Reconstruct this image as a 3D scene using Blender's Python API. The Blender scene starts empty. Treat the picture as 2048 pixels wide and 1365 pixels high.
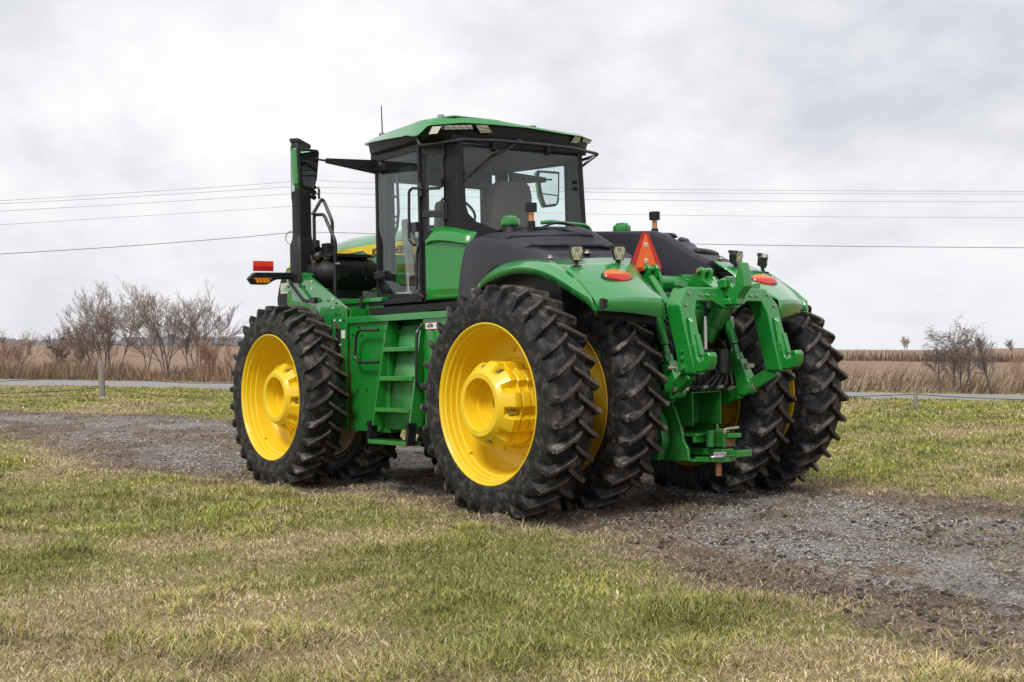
import bpy, math, random
import numpy as np
from mathutils import Vector, Matrix, Euler
random.seed(7); RNG = np.random.default_rng(7)
sc = bpy.context.scene
COL = sc.collection
PI = math.pi

# ------------------------------------------------------------------ camera
CAM = np.array([-8.7367, 8.2570, 1.4207]); YAW, PITCH, ROLL, FPX = -0.657192, 0.009858, -0.021271, 2528.78
FW = np.array([math.cos(YAW)*math.cos(PITCH), math.sin(YAW)*math.cos(PITCH), math.sin(PITCH)])
RT = np.cross(FW, [0, 0, 1]); RT /= np.linalg.norm(RT); UP = np.cross(RT, FW)
_c, _s = math.cos(ROLL), math.sin(ROLL)
RT, UP = _c*RT + _s*UP, -_s*RT + _c*UP
cam = bpy.data.objects.new('camera', bpy.data.cameras.new('camera')); COL.objects.link(cam)
M = Matrix(((RT[0], UP[0], -FW[0], CAM[0]), (RT[1], UP[1], -FW[1], CAM[1]), (RT[2], UP[2], -FW[2], CAM[2]), (0, 0, 0, 1)))
cam.matrix_world = M
cam.data.lens = 36*FPX/2048; cam.data.sensor_width = 36; cam.data.clip_start = .1; cam.data.clip_end = 5000
sc.camera = cam
FH = np.array([math.cos(YAW), math.sin(YAW)]); RH = np.array([math.sin(YAW), -math.cos(YAW)])   # horizontal forward / right of the viewpoint

# ------------------------------------------------------------------ numpy noise
_P = np.random.default_rng(3).random((256, 256))
def vnoise(x, y):
    xi = np.floor(x).astype(int); yi = np.floor(y).astype(int); fx = x-xi; fy = y-yi
    fx = fx*fx*(3-2*fx); fy = fy*fy*(3-2*fy)
    a = _P[xi % 256, yi % 256]; b = _P[(xi+1) % 256, yi % 256]; c = _P[xi % 256, (yi+1) % 256]; d = _P[(xi+1) % 256, (yi+1) % 256]
    return (a*(1-fx)+b*fx)*(1-fy) + (c*(1-fx)+d*fx)*fy
def fbm(x, y, o=4):
    v = 0; a = .5; t = 0
    for i in range(o):
        v = v + a*vnoise(x*2**i+17.3*i, y*2**i+5.1*i); t += a; a *= .5
    return v/t
def sstep(a, b, x):
    t = np.clip((x-a)/(b-a), 0, 1); return t*t*(3-2*t)

# ------------------------------------------------------------------ terrain functions
def ds(x, y):
    dx = x-CAM[0]; dy = y-CAM[1]
    return dx*FH[0]+dy*FH[1], dx*RH[0]+dy*RH[1]
def xy(d, s):
    return CAM[0]+d*FH[0]+s*RH[0], CAM[1]+d*FH[1]+s*RH[1]
def ground_h(x, y):
    d, s = ds(x, y)
    w = sstep(17, 34, d)
    sl = np.clip(s, -120, 120)
    z = w*(-.0268*sl + .0003*np.clip(d, 0, 400))
    z = z + sstep(66, 330, d)*(2.75 + .0002*sl)  # the field climbs to a crest
    z = z - sstep(360, 1400, d)*8.0
    return z
def lane(x, y):
    """about +1 inside the gravel lane under the tractor, negative outside (metres from its edge)"""
    yn = np.interp(x, [-60, -9, -5.7, -5, -4.2, -3.2, -1.6, 0, 1.4, 2.8, 4.8, 7, 11.7, 15.7, 40], [3.3, 3.3, 3.2, 2.97, 2.8, 2.5, 2.05, 1.95, 1.75, 1.75, 1.95, 2.4, 1.9, 1.5, 1.2])
    yf = np.interp(x, [-60, -6, -2.5, -.5, 8, 17, 19.8, 21.5, 23.3, 26, 60], [-2.7, -2.5, -2.3, -2.2, -3.4, -3.9, -3.1, -1.9, -.7, 1.0, 20])
    return np.minimum(yn-y, y-yf)
def lane_n(x, y):
    return lane(x, y) + (fbm(x*.9, y*.9, 4)-.5)*1.3

# ------------------------------------------------------------------ materials
def newmat(name):
    m = bpy.data.materials.new(name); m.use_nodes = True
    nt = m.node_tree; bs = nt.nodes['Principled BSDF']
    return m, nt, bs
def N(nt, t, **k):
    n = nt.nodes.new(t)
    for a, b in k.items():
        if hasattr(n, a): setattr(n, a, b)
        else: n.inputs[a].default_value = b
    return n
def ramp(nt, fac, stops):
    r = nt.nodes.new('ShaderNodeValToRGB'); e = r.color_ramp.elements
    while len(e) < len(stops): e.new(.5)
    for i, (p, c) in enumerate(stops):
        e[i].position = p; e[i].color = (*c, 1) if len(c) == 3 else c
    nt.links.new(fac, r.inputs[0]); return r
def mixc(nt, fac, a, b):
    m = nt.nodes.new('ShaderNodeMix'); m.data_type = 'RGBA'
    for s, v in ((m.inputs[0], fac), (m.inputs[6], a), (m.inputs[7], b)):
        if hasattr(v, 'links') or hasattr(v, 'is_linked'): nt.links.new(v, s)
        elif isinstance(v, (int, float)): s.default_value = v
        else: s.default_value = (*v, 1)
    return m.outputs[2]
def mathn(nt, op, a, b=None, c=None, clamp=False):
    m = nt.nodes.new('ShaderNodeMath'); m.operation = op; m.use_clamp = clamp
    for i, v in enumerate((a, b, c)):
        if v is None: continue
        if hasattr(v, 'is_linked'): nt.links.new(v, m.inputs[i])
        else: m.inputs[i].default_value = v
    return m.outputs[0]
def noise(nt, scale, detail=4, rough=.55, vec=None, **k):
    n = nt.nodes.new('ShaderNodeTexNoise'); n.inputs['Scale'].default_value = scale; n.inputs['Detail'].default_value = detail; n.inputs['Roughness'].default_value = rough
    if vec is not None: nt.links.new(vec, n.inputs['Vector'])
    return n.outputs['Fac']
def objco(nt): return nt.nodes.new('ShaderNodeTexCoord').outputs['Object']
def geopos(nt): return nt.nodes.new('ShaderNodeNewGeometry').outputs['Position']
def bump(nt, h, strength=.3, dist=.01):
    b = nt.nodes.new('ShaderNodeBump'); b.inputs['Strength'].default_value = strength; b.inputs['Distance'].default_value = dist
    nt.links.new(h, b.inputs['Height']); return b.outputs[0]

def paint(name, col, rough=.3, coat=.3, dirt=.25, dirtcol=(.12, .095, .065), spec=.5, bumpy=0, low_dust=0):
    m, nt, bs = newmat(name); p = geopos(nt)
    f = noise(nt, 5, 6, .65, p); f2 = noise(nt, 60, 3, .6, p)
    v = mathn(nt, 'MULTIPLY', ramp(nt, f, [(.45, (0, 0, 0)), (.8, (1, 1, 1))]).outputs[0], dirt)
    if low_dust:
        z = N(nt, 'ShaderNodeSeparateXYZ'); nt.links.new(p, z.inputs[0])
        g = mathn(nt, 'MULTIPLY_ADD', z.outputs[2], -.8, 1.15, True)
        v = mathn(nt, 'ADD', v, mathn(nt, 'MULTIPLY', g, mathn(nt, 'MULTIPLY', f2, low_dust)), clamp=True)
    c = mixc(nt, v, col, dirtcol); nt.links.new(c, bs.inputs['Base Color'])
    r = mathn(nt, 'MULTIPLY_ADD', v, .4, rough, True); r = mathn(nt, 'MULTIPLY_ADD', f2, .1, r, True)
    nt.links.new(r, bs.inputs['Roughness'])
    bs.inputs['Coat Weight'].default_value = coat; bs.inputs['Coat Roughness'].default_value = .08; bs.inputs['Specular IOR Level'].default_value = spec
    if bumpy: nt.links.new(bump(nt, noise(nt, 350, 2, .5, p), bumpy, .002), bs.inputs['Normal'])
    else: nt.links.new(bump(nt, noise(nt, 7, 2, .5, p), .02, .02), bs.inputs['Normal'])
    return m
def simple(name, col, rough=.5, metal=0, spec=.5, emit=None):
    m, nt, bs = newmat(name)
    f = noise(nt, 18, 5, .6, geopos(nt))
    c = mixc(nt, f, tuple(x*.8 for x in col), tuple(min(1, x*1.2) for x in col)); nt.links.new(c, bs.inputs['Base Color'])
    bs.inputs['Roughness'].default_value = rough; bs.inputs['Metallic'].default_value = metal; bs.inputs['Specular IOR Level'].default_value = spec
    return m
GREEN = paint('green_paint', (.007, .215, .026), .18, .7, .17, low_dust=.34, spec=.6)
GREEN_F = paint('sky_lit_green_paint', (.012, .235, .040), .22, 1, .08, low_dust=.1, spec=.7)  # glossier copy of the green, its colour paled for sky light on it
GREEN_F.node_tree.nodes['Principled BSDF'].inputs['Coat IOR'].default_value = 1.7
GREEN_D = paint('green_paint_chassis', (.005, .165, .018), .33, .15, .14, low_dust=.30)
YELLOW = paint('yellow_paint', (.82, .565, .008), .36, .2, .14, dirtcol=(.34, .24, .07), low_dust=.22)
YELLOW_D = paint('darker_yellow_paint', (.40, .25, .008), .5, 0, .35, dirtcol=(.10, .07, .03), low_dust=.3)  # deeper yellow base with a heavier dirt mix, for the inner rims
BLACKP = paint('black_plastic', (.007, .0075, .009), .45, 0, .07, dirtcol=(.08, .075, .07), bumpy=.25, spec=.35)
TANKP = paint('black_tank_plastic', (.014, .015, .021), .40, 0, .10, dirtcol=(.06, .06, .065), bumpy=.35)
BLACKM = paint('black_metal', (.014, .014, .016), .35, .1, .08)
DARK = simple('dark_cavity', (.006, .006, .007), .8)
CHROME = simple('bright_steel', (.62, .62, .64), .25, 1)
STEEL = simple('galvanised_bolt', (.42, .40, .34), .38, .9)
RUST = simple('rusty_steel', (.20, .085, .04), .75, .2)
COPPER = simple('copper_tube', (.52, .25, .10), .4, .4)
WHITE = simple('white_sticker', (.78, .77, .74), .5)
REDLINE = simple('red_ink', (.45, .06, .03), .5)
INK = simple('black_ink', (.015, .015, .015), .5)
DECALY = simple('yellow_decal', (.82, .62, .01), .35)
ORANGE = simple('fluorescent_orange', (1.0, .13, .012), .45)
REDREF = simple('red_retroreflector', (.50, .012, .012), .3)
REDBRT = simple('bright_red_reflector', (.95, .05, .012), .3)
SEATM = simple('seat_fabric', (.13, .115, .095), .85)
INTER = simple('cab_interior', (.085, .10, .11), .7)
INTER_L = simple('cab_interior_light', (.30, .30, .29), .6)
HOSE = simple('rubber_hose', (.012, .012, .013), .45)
BLUE = simple('blue_coupler', (.015, .06, .35), .4)

def lens(name, col, rough=.12):
    m, nt, bs = newmat(name)
    w = N(nt, 'ShaderNodeTexWave'); w.inputs['Scale'].default_value = 28; nt.links.new(geopos(nt), w.inputs[0])
    c = mixc(nt, w.outputs['Fac'], tuple(x*.55 for x in col), col); nt.links.new(c, bs.inputs['Base Color'])
    bs.inputs['Roughness'].default_value = rough+.1; bs.inputs['Coat Weight'].default_value = .25; bs.inputs['Coat Roughness'].default_value = .15; bs.inputs['Specular IOR Level'].default_value = .3
    return m
LENS_R = lens('red_lens', (.62, .02, .01)); LENS_A = lens('amber_lens', (.85, .22, .01)); LENS_C = lens('clear_lens', (.62, .62, .50), .2)
LENS_F = lens('lamp_reflector', (.50, .52, .36), .25)

def glassmat(name, tint, gloss=.12, haze=0.0):
    m = bpy.data.materials.new(name); m.use_nodes = True; nt = m.node_tree; nt.nodes.clear()
    out = N(nt, 'ShaderNodeOutputMaterial'); tr = N(nt, 'ShaderNodeBsdfTransparent'); tr.inputs[0].default_value = (*tint, 1)
    gl = N(nt, 'ShaderNodeBsdfGlossy'); gl.inputs['Roughness'].default_value = .03; gl.inputs[0].default_value = (.9, .95, .95, 1)
    ge = N(nt, 'ShaderNodeNewGeometry'); dt = N(nt, 'ShaderNodeVectorMath', operation='DOT_PRODUCT'); nt.links.new(ge.outputs['Incoming'], dt.inputs[0]); nt.links.new(ge.outputs['True Normal'], dt.inputs[1])
    fr = mathn(nt, 'POWER', mathn(nt, 'SUBTRACT', 1.0, mathn(nt, 'ABSOLUTE', dt.outputs['Value'])), 5.0)
    mx = N(nt, 'ShaderNodeMixShader'); nt.links.new(mathn(nt, 'MULTIPLY_ADD', fr, .9, gloss, True), mx.inputs[0])
    nt.links.new(tr.outputs[0], mx.inputs[1]); nt.links.new(gl.outputs[0], mx.inputs[2])
    last = mx.outputs[0]
    if haze:
        df = N(nt, 'ShaderNodeBsdfDiffuse'); df.inputs[0].default_value = (.40, .46, .48, 1)
        m2 = N(nt, 'ShaderNodeMixShader'); nt.links.new(mathn(nt, 'MULTIPLY', noise(nt, 3, 5, .6, geopos(nt)), haze), m2.inputs[0])
        nt.links.new(last, m2.inputs[1]); nt.links.new(df.outputs[0], m2.inputs[2]); last = m2.outputs[0]
    nt.links.new(last, out.inputs[0]); return m
GLASS = glassmat('cab_glass', (.90, .97, .96), .05, .03)
MIRROR = simple('mirror_glass', (.75, .8, .8), .03, 1)

def tyremat():
    m, nt, bs = newmat('tyre_rubber'); o = objco(nt)
    sx = N(nt, 'ShaderNodeSeparateXYZ'); nt.links.new(o, sx.inputs[0])
    r = mathn(nt, 'POWER', mathn(nt, 'ADD', mathn(nt, 'MULTIPLY', sx.outputs[0], sx.outputs[0]), mathn(nt, 'MULTIPLY', sx.outputs[2], sx.outputs[2])), .5)
    gp = geopos(nt)
    f = noise(nt, 6.5, 9, .72, gp); g = noise(nt, 45, 5, .7, gp); h = noise(nt, 2.4, 4, .6, gp)
    base = mixc(nt, h, (.006, .0062, .0068), (.017, .0175, .020))
    # worn, muddy lug faces
    top = mathn(nt, 'MULTIPLY', mathn(nt, 'MULTIPLY_ADD', r, 110, -110.9, True), ramp(nt, g, [(.3, (.25, .25, .25)), (.6, (1, 1, 1))]).outputs[0])
    c = mixc(nt, mathn(nt, 'MULTIPLY', top, .85), base, (.085, .068, .056))
    # caked pale mud in the shoulder pockets
    ay = mathn(nt, 'ABSOLUTE', sx.outputs[1])
    sh = mathn(nt, 'MULTIPLY', mathn(nt, 'MULTIPLY_ADD', ay, 9, -1.25, True), mathn(nt, 'MULTIPLY_ADD', r, 14, -12.6, True))
    mud = mathn(nt, 'MULTIPLY', mathn(nt, 'MULTIPLY_ADD', sh, .8, .36), ramp(nt, f, [(.50, (0, 0, 0)), (.62, (1, 1, 1))]).outputs[0])
    mud = mathn(nt, 'MULTIPLY', mud, mathn(nt, 'MULTIPLY_ADD', r, 12, -10.6, True))
    c = mixc(nt, mathn(nt, 'MULTIPLY', mud, .85), c, (.27, .235, .19))
    # dusty sidewall
    sd = mathn(nt, 'MULTIPLY', mathn(nt, 'MULTIPLY_ADD', r, -9, 8.7, True), ramp(nt, noise(nt, 14, 6, .75, gp), [(.48, (0, 0, 0)), (.72, (1, 1, 1))]).outputs[0])
    c = mixc(nt, mathn(nt, 'MULTIPLY', sd, .85), c, (.12, .108, .098))
    nt.links.new(c, bs.inputs['Base Color']); bs.inputs['Roughness'].default_value = .55; bs.inputs['Specular IOR Level'].default_value = .28
    nt.links.new(bump(nt, mathn(nt, 'ADD', mathn(nt, 'MULTIPLY', f, .6), mathn(nt, 'MULTIPLY', g, .5)), .55, .012), bs.inputs['Normal'])
    return m
TYRE = tyremat()

# ------------------------------------------------------------------ mesh builder
class MB:
    def __init__(s): s.v = []; s.f = []; s.m = []
    def add(s, v, f, mi=0):
        o = len(s.v); s.v.extend([tuple(map(float, p)) for p in v])
        for q in f: s.f.append(tuple(i+o for i in q)); s.m.append(mi)
        return s
    def box(s, x0, x1, y0, y1, z0, z1, mi=0):
        x0, x1 = sorted((x0, x1)); y0, y1 = sorted((y0, y1)); z0, z1 = sorted((z0, z1))
        v = [(x, y, z) for x in (x0, x1) for y in (y0, y1) for z in (z0, z1)]
        return s.add(v, [(0, 1, 3, 2), (4, 6, 7, 5), (0, 4, 5, 1), (2, 3, 7, 6), (0, 2, 6, 4), (1, 5, 7, 3)], mi)
    def obox(s, c, size, R=None, mi=0):
        R = R or Matrix.Identity(3); c = Vector(c)
        v = [c + R @ Vector((a*size[0]/2, b*size[1]/2, e*size[2]/2)) for a in (-1, 1) for b in (-1, 1) for e in (-1, 1)]
        return s.add(v, [(0, 1, 3, 2), (4, 6, 7, 5), (0, 4, 5, 1), (2, 3, 7, 6), (0, 2, 6, 4), (1, 5, 7, 3)], mi)
    def beam(s, p, q, w, h, mi=0, up=(0, 0, 1), w2=None, h2=None):
        """rectangular bar from p to q; w across, h along 'up'"""
        p = Vector(p); q = Vector(q); d = (q-p).normalized(); u = Vector(up); a = d.cross(u).normalized(); u = a.cross(d)
        w2 = w2 or w; h2 = h2 or h
        v = [p+a*x*w/2+u*z*h/2 for x, z in ((-1, -1), (1, -1), (1, 1), (-1, 1))] + [q+a*x*w2/2+u*z*h2/2 for x, z in ((-1, -1), (1, -1), (1, 1), (-1, 1))]
        return s.add(v, [(3, 2, 1, 0), (4, 5, 6, 7), (0, 1, 5, 4), (1, 2, 6, 5), (2, 3, 7, 6), (3, 0, 4, 7)], mi)
    def prism(s, pts, ax, a, b, mi=0):
        """polygon extruded along axis ax from a to b"""
        f = {'x': lambda p, t: (t, p[0], p[1]), 'y': lambda p, t: (p[0], t, p[1]), 'z': lambda p, t: (p[0], p[1], t)}[ax]
        n = len(pts)
        A = sum(pts[i][0]*pts[(i+1) % n][1]-pts[(i+1) % n][0]*pts[i][1] for i in range(n))
        if (A < 0): pts = pts[::-1]
        a, b = (min(a, b), max(a, b))
        if ax == 'y': a, b = b, a
        v = [f(p, a) for p in pts]+[f(p, b) for p in pts]
        fs = [tuple(range(n))[::-1], tuple(range(n, 2*n))]+[(i, (i+1) % n, n+(i+1) % n, n+i) for i in range(n)]
        return s.add(v, fs, mi)
    def tube(s, path, r, n=10, mi=0, caps=True, closed=False):
        P = [Vector(p) for p in path]; k = len(P)
        rs = r if isinstance(r, (list, tuple)) else [r]*k
        T = []
        for i in range(k):
            a = P[(i-1) % k] if (i > 0 or closed) else P[i]; b = P[(i+1) % k] if (i < k-1 or closed) else P[i]
            T.append((b-a).normalized())
        ref = Vector((0, 0, 1)) if abs(T[0].z) < .9 else Vector((1, 0, 0))
        u = T[0].cross(ref).normalized(); v = []
        for i in range(k):
            u = (u-T[i]*u.dot(T[i])).normalized(); w = T[i].cross(u)
            for j in range(n):
                t = 2*PI*j/n; v.append(P[i]+(u*math.cos(t)+w*math.sin(t))*rs[i])
        fs = []
        for i in range(k if closed else k-1):
            for j in range(n):
                a = i*n+j; b = i*n+(j+1) % n; c = ((i+1) % k)*n+(j+1) % n; d = ((i+1) % k)*n+j
                fs.append((a, b, c, d))
        if caps and not closed: fs += [tuple(range(n))[::-1], tuple(range((k-1)*n, k*n))]
        return s.add(v, fs, mi)
    def cyl(s, p, q, r, r2=None, n=24, mi=0): return s.tube([p, q], [r, r if r2 is None else r2], n, mi)
    def lathe(s, prof, c=(0, 0, 0), ax='y', n=64, mi=0, mod=None):
        """profile of (along axis, radius)"""
        v = []; k = len(prof)
        for j in range(n):
            t = 2*PI*j/n
            for i, (y, r) in enumerate(prof):
                rr = r-(mod(i, t) if mod else 0); a, b = rr*math.cos(t), rr*math.sin(t)
                p = {'y': (a, y, b), 'x': (y, a, b), 'z': (a, b, y)}[ax]
                v.append((c[0]+p[0], c[1]+p[1], c[2]+p[2]))
        fs = []
        for j in range(n):
            for i in range(k-1):
                a = j*k+i; b = ((j+1) % n)*k+i; q = (a, a+1, b+1, b)
                fs.append(q if ax == 'y' else q[::-1])
        return s.add(v, fs, mi)
    def grid(s, rows, mi=0, flip=False):
        k = len(rows[0]); v = [p for r in rows for p in r]; fs = []
        for i in range(len(rows)-1):
            for j in range(k-1):
                q = (i*k+j, i*k+j+1, (i+1)*k+j+1, (i+1)*k+j); fs.append(q[::-1] if flip else q)
        return s.add(v, fs, mi)
    def loft(s, secs, mi=0, caps=True, flip=False):
        k = len(secs[0]); v = [p for r in secs for p in r]; fs = []
        for i in range(len(secs)-1):
            for j in range(k):
                q = (i*k+j, i*k+(j+1) % k, (i+1)*k+(j+1) % k, (i+1)*k+j); fs.append(q[::-1] if flip else q)
        if caps:
            a = tuple(range(k))[::-1]; b = tuple(range((len(secs)-1)*k, len(secs)*k))
            fs += [a[::-1], b[::-1]] if flip else [a, b]
        return s.add(v, fs, mi)
    def ball(s, c, r, n=10, mi=0, sc_=(1, 1, 1)):
        pr = [(-math.cos(PI*i/n)*r, max(1e-4, math.sin(PI*i/n)*r)) for i in range(n+1)]
        o = len(s.v); s.lathe(pr, (0, 0, 0), 'z', 2*n, mi)
        for i in range(o, len(s.v)): s.v[i] = (c[0]+s.v[i][0]*sc_[0], c[1]+s.v[i][1]*sc_[1], c[2]+s.v[i][2]*sc_[2])
        return s
    def mirror(s):
        o = MB(); o.v = [(x, -y, z) for x, y, z in s.v]; o.f = [q[::-1] for q in s.f]; o.m = list(s.m); return o
    def warp(s, fn): s.v = [tuple(fn(*p)) for p in s.v]; return s
    def mesh(s, name, mats):
        me = bpy.data.meshes.new(name); me.from_pydata(s.v, [], s.f)
        for m in (mats if isinstance(mats, (list, tuple)) else [mats]): me.materials.append(m)
        me.polygons.foreach_set('material_index', s.m); me.update()
        import bmesh
        b = bmesh.new(); b.from_mesh(me); bmesh.ops.recalc_face_normals(b, faces=b.faces); b.to_mesh(me); b.free()
        return me
    def build(s, name, mats, parent=None, bev=0, ang=35, seg=2, solid=0, loc=None):
        me = s.mesh(name, mats); me.polygons.foreach_set('use_smooth', [True]*len(me.polygons))
        me.set_sharp_from_angle(angle=math.radians(ang))
        o = bpy.data.objects.new(name, me); COL.objects.link(o); o.parent = parent
        if loc is not None: o.location = loc
        if solid:
            md = o.modifiers.new('solidify', 'SOLIDIFY'); md.thickness = solid; md.offset = -1
        if bev:
            md = o.modifiers.new('bevel', 'BEVEL'); md.width = bev; md.segments = seg; md.limit_method = 'ANGLE'; md.angle_limit = math.radians(30); md.harden_normals = True
        return o
def islands(name, b, mats, parent=None, **k):
    """every loose piece of b as an object of its own"""
    n = len(b.v); par = list(range(n))
    def find(i):
        while par[i] != i: par[i] = par[par[i]]; i = par[i]
        return i
    for q in b.f:
        r = find(q[0])
        for i in q[1:]: par[find(i)] = r
    gr = {}
    for q, m in zip(b.f, b.m): gr.setdefault(find(q[0]), []).append((q, m))
    out = []
    for fs in gr.values():
        used = sorted({i for q, m in fs for i in q}); ix = {a: c for c, a in enumerate(used)}; o = MB()
        o.v = [b.v[i] for i in used]; o.f = [tuple(ix[i] for i in q) for q, m in fs]; o.m = [m for q, m in fs]; out.append(o.build(name, mats, parent, **k))
    return out
def fillet(path, rad, seg=5):
    P = [Vector(p) for p in path]; out = [P[0]]
    for i in range(1, len(P)-1):
        a, b, c = P[i-1], P[i], P[i+1]; u = (a-b); v = (c-b); r = min(rad, u.length*.45, v.length*.45)
        p = b+u.normalized()*r; q = b+v.normalized()*r
        for k in range(seg+1):
            t = k/seg; out.append(p*(1-t)**2+b*2*t*(1-t)+q*t*t)
    return out+[P[-1]]
def empty(name, loc=(0, 0, 0), parent=None):
    o = bpy.data.objects.new(name, None); COL.objects.link(o); o.location = loc; o.parent = parent; o.empty_display_size = .2; return o
def tag(o, label=None, cat=None, group=None, kind=None):
    if label: o['label'] = label
    if cat: o['category'] = cat
    if group: o['group'] = group
    if kind: o['kind'] = kind
    return o
def interp(xs, ys, x): return float(np.interp(x, xs, ys))
def text_mesh(body, size, name, mat, parent, origin, xdir, ydir, offset=.002, width=None, italic=0):
    cu = bpy.data.curves.new(name, 'FONT'); cu.body = body; cu.size = size; cu.shear = italic; cu.offset = .004*size/.1
    o = bpy.data.objects.new(name, cu); COL.objects.link(o); bpy.context.view_layer.update()
    me = bpy.data.meshes.new_from_object(o); bpy.data.objects.remove(o)
    me.name = name
    X = Vector(xdir).normalized(); Y = Vector(ydir); Y = (Y-X*Y.dot(X)).normalized(); Z = X.cross(Y)
    sx = 1
    if width:
        w = max(v.co.x for v in me.vertices)-min(v.co.x for v in me.vertices); sx = width/w
    O = Vector(origin)+Z*offset
    for v in me.vertices: v.co = O+X*v.co.x*sx+Y*v.co.y
    me.materials.clear(); me.materials.append(mat)
    ob = bpy.data.objects.new(name, me); COL.objects.link(ob); ob.parent = parent; return ob
# ------------------------------------------------------------------ TRACTOR
def at(px, py, X=None, Y=None, Z=None):
    """point seen at (px, py) of the reference frame that lies on the plane X=, Y= or Z="""
    d = FW + (px-1024)/FPX*RT - (py-682.5)/FPX*UP
    for i, v in enumerate((X, Y, Z)):
        if v is not None: return Vector(CAM + d*((v-CAM[i])/d[i]))
TR = tag(empty('tractor'), 'large green farm tractor with eight black tyres and yellow rims parked on the gravel lane', 'tractor')
ZA = .99; WB = 4.045

# ---- tyre
def make_tyre():
    b = MB()
    half = [(.188, .672), (.203, .69), (.214, .715), (.224, .75), (.222, .757), (.231, .80), (.235, .85), (.229, .885), (.216, .915), (.195, .94), (.12, .966), (.0, .978)]
    prof = half + [(-y, r) for y, r in half[-2::-1]]
    b.lathe([(y, r) for y, r in prof], n=120)
    NL = 30
    rg = random.Random(5)
    for s in (1, -1):
        for k in range(NL):
            a0 = 2*PI*(k+(0 if s > 0 else .5))/NL
            st = []
            for t in (0, .08, .3, .55, .8, 1):
                y = -.022+t*.232
                st.append((y, 1.027-.010*t*t - (.010 if t == 0 else 0), y*.96-.004, .958-.038*t*t, .142*(1-(1-t)**1.18), .0185+.0045*t))
            A1 = st[-1][4]
            st += [(.226, .985, .203, .905, A1+.007, .024), (.237, .945, .215, .89, A1+.012, .025), (.239, .905, .222, .875, A1+.014, .021), (.233, .872, .228, .868, A1+.014, .010)]
            secs = []
            jit = rg.uniform(-.003, .003)
            for (yt, rt, yb, rb, A, hw) in st:
                aa = a0+A-.08+jit
                sec = []
                for (o, f) in ((-hw-.012, 0), (-hw, .90), (-hw+.005, 1), (hw-.005, 1), (hw, .90), (hw+.012, 0)):
                    y = yb+(yt-yb)*f; r = rb+(rt-rb)*f
                    # lug bars are sheared along the tread: keep width roughly perpendicular
                    an = aa+o/r; sec.append((r*math.cos(PI+an), s*y, -r*math.sin(PI+an) if False else r*math.sin(PI+an)*-1*-1))
                secs.append(sec)
            b.loft(secs, caps=True, flip=(s < 0))
    # raised rubber ring beads on the side wall
    return b
tb = make_tyre()
def orient_tyre(x, y, z): return (x, y, -z)
tyre_me = None
# lug points: angle PI is the rear; +angle must run downwards there, so shoulders sit lower than centres on the rear face
# (x = r cos a, z = r sin a at a = PI+d gives z = -r sin d: below the axle for d > 0 -> shoulders low)
tyre_me = tb.mesh('tyre', TYRE)
tyre_me.polygons.foreach_set('use_smooth', [True]*len(tyre_me.polygons)); tyre_me.set_sharp_from_angle(angle=math.radians(32))

def rim_mesh(mat):
    b = MB()
    prof = [(-.214, .70), (-.214, .684), (-.19, .672), (-.175, .648), (-.12, .642)]
    back = [(-.214, .70), (-.214, .684), (-.195, .665), (-.165, .645)]
    # barrel seen from the dish side (y>0), then the dish
    front = [(.196, .70), (.214, .702), (.217, .694), (.212, .686), (.196, .676), (.176, .668), (.168, .657), (.128, .652), (.120, .642), (.075, .636), (.066, .622), (.01, .612), (-.05, .602), (-.10, .585), (-.135, .55), (-.15, .50), (-.15, .43), (-.145, .40), (-.12, .375), (-.12, .05), (-.12, .01)]
    b.lathe(front, n=96)
    outer = [(.196, .70), (.17, .675), (-.17, .675), (-.214, .70), (-.218, .69), (-.205, .672), (-.19, .63), (-.172, .55), (-.172, .40), (-.16, .2), (-.16, .01)]
    b.lathe(outer, n=96)
    for k in range(10):
        t = 2*PI*(k+.5)/10; b.cyl((.47*math.cos(t), -.19, .47*math.sin(t)), (.47*math.cos(t), -.135, .47*math.sin(t)), .022, n=6)
    for t in (2.5, 5.6):
        b.cyl((.635*math.cos(t), .07, .635*math.sin(t)), (.60*math.cos(t), .075, .60*math.sin(t)), .012, n=8)
    me = b.mesh('rim', mat); me.polygons.foreach_set('use_smooth', [True]*len(me.polygons)); me.set_sharp_from_angle(angle=math.radians(28)); return me
RIM = rim_mesh(YELLOW); RIM_IN = rim_mesh(YELLOW_D)
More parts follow.
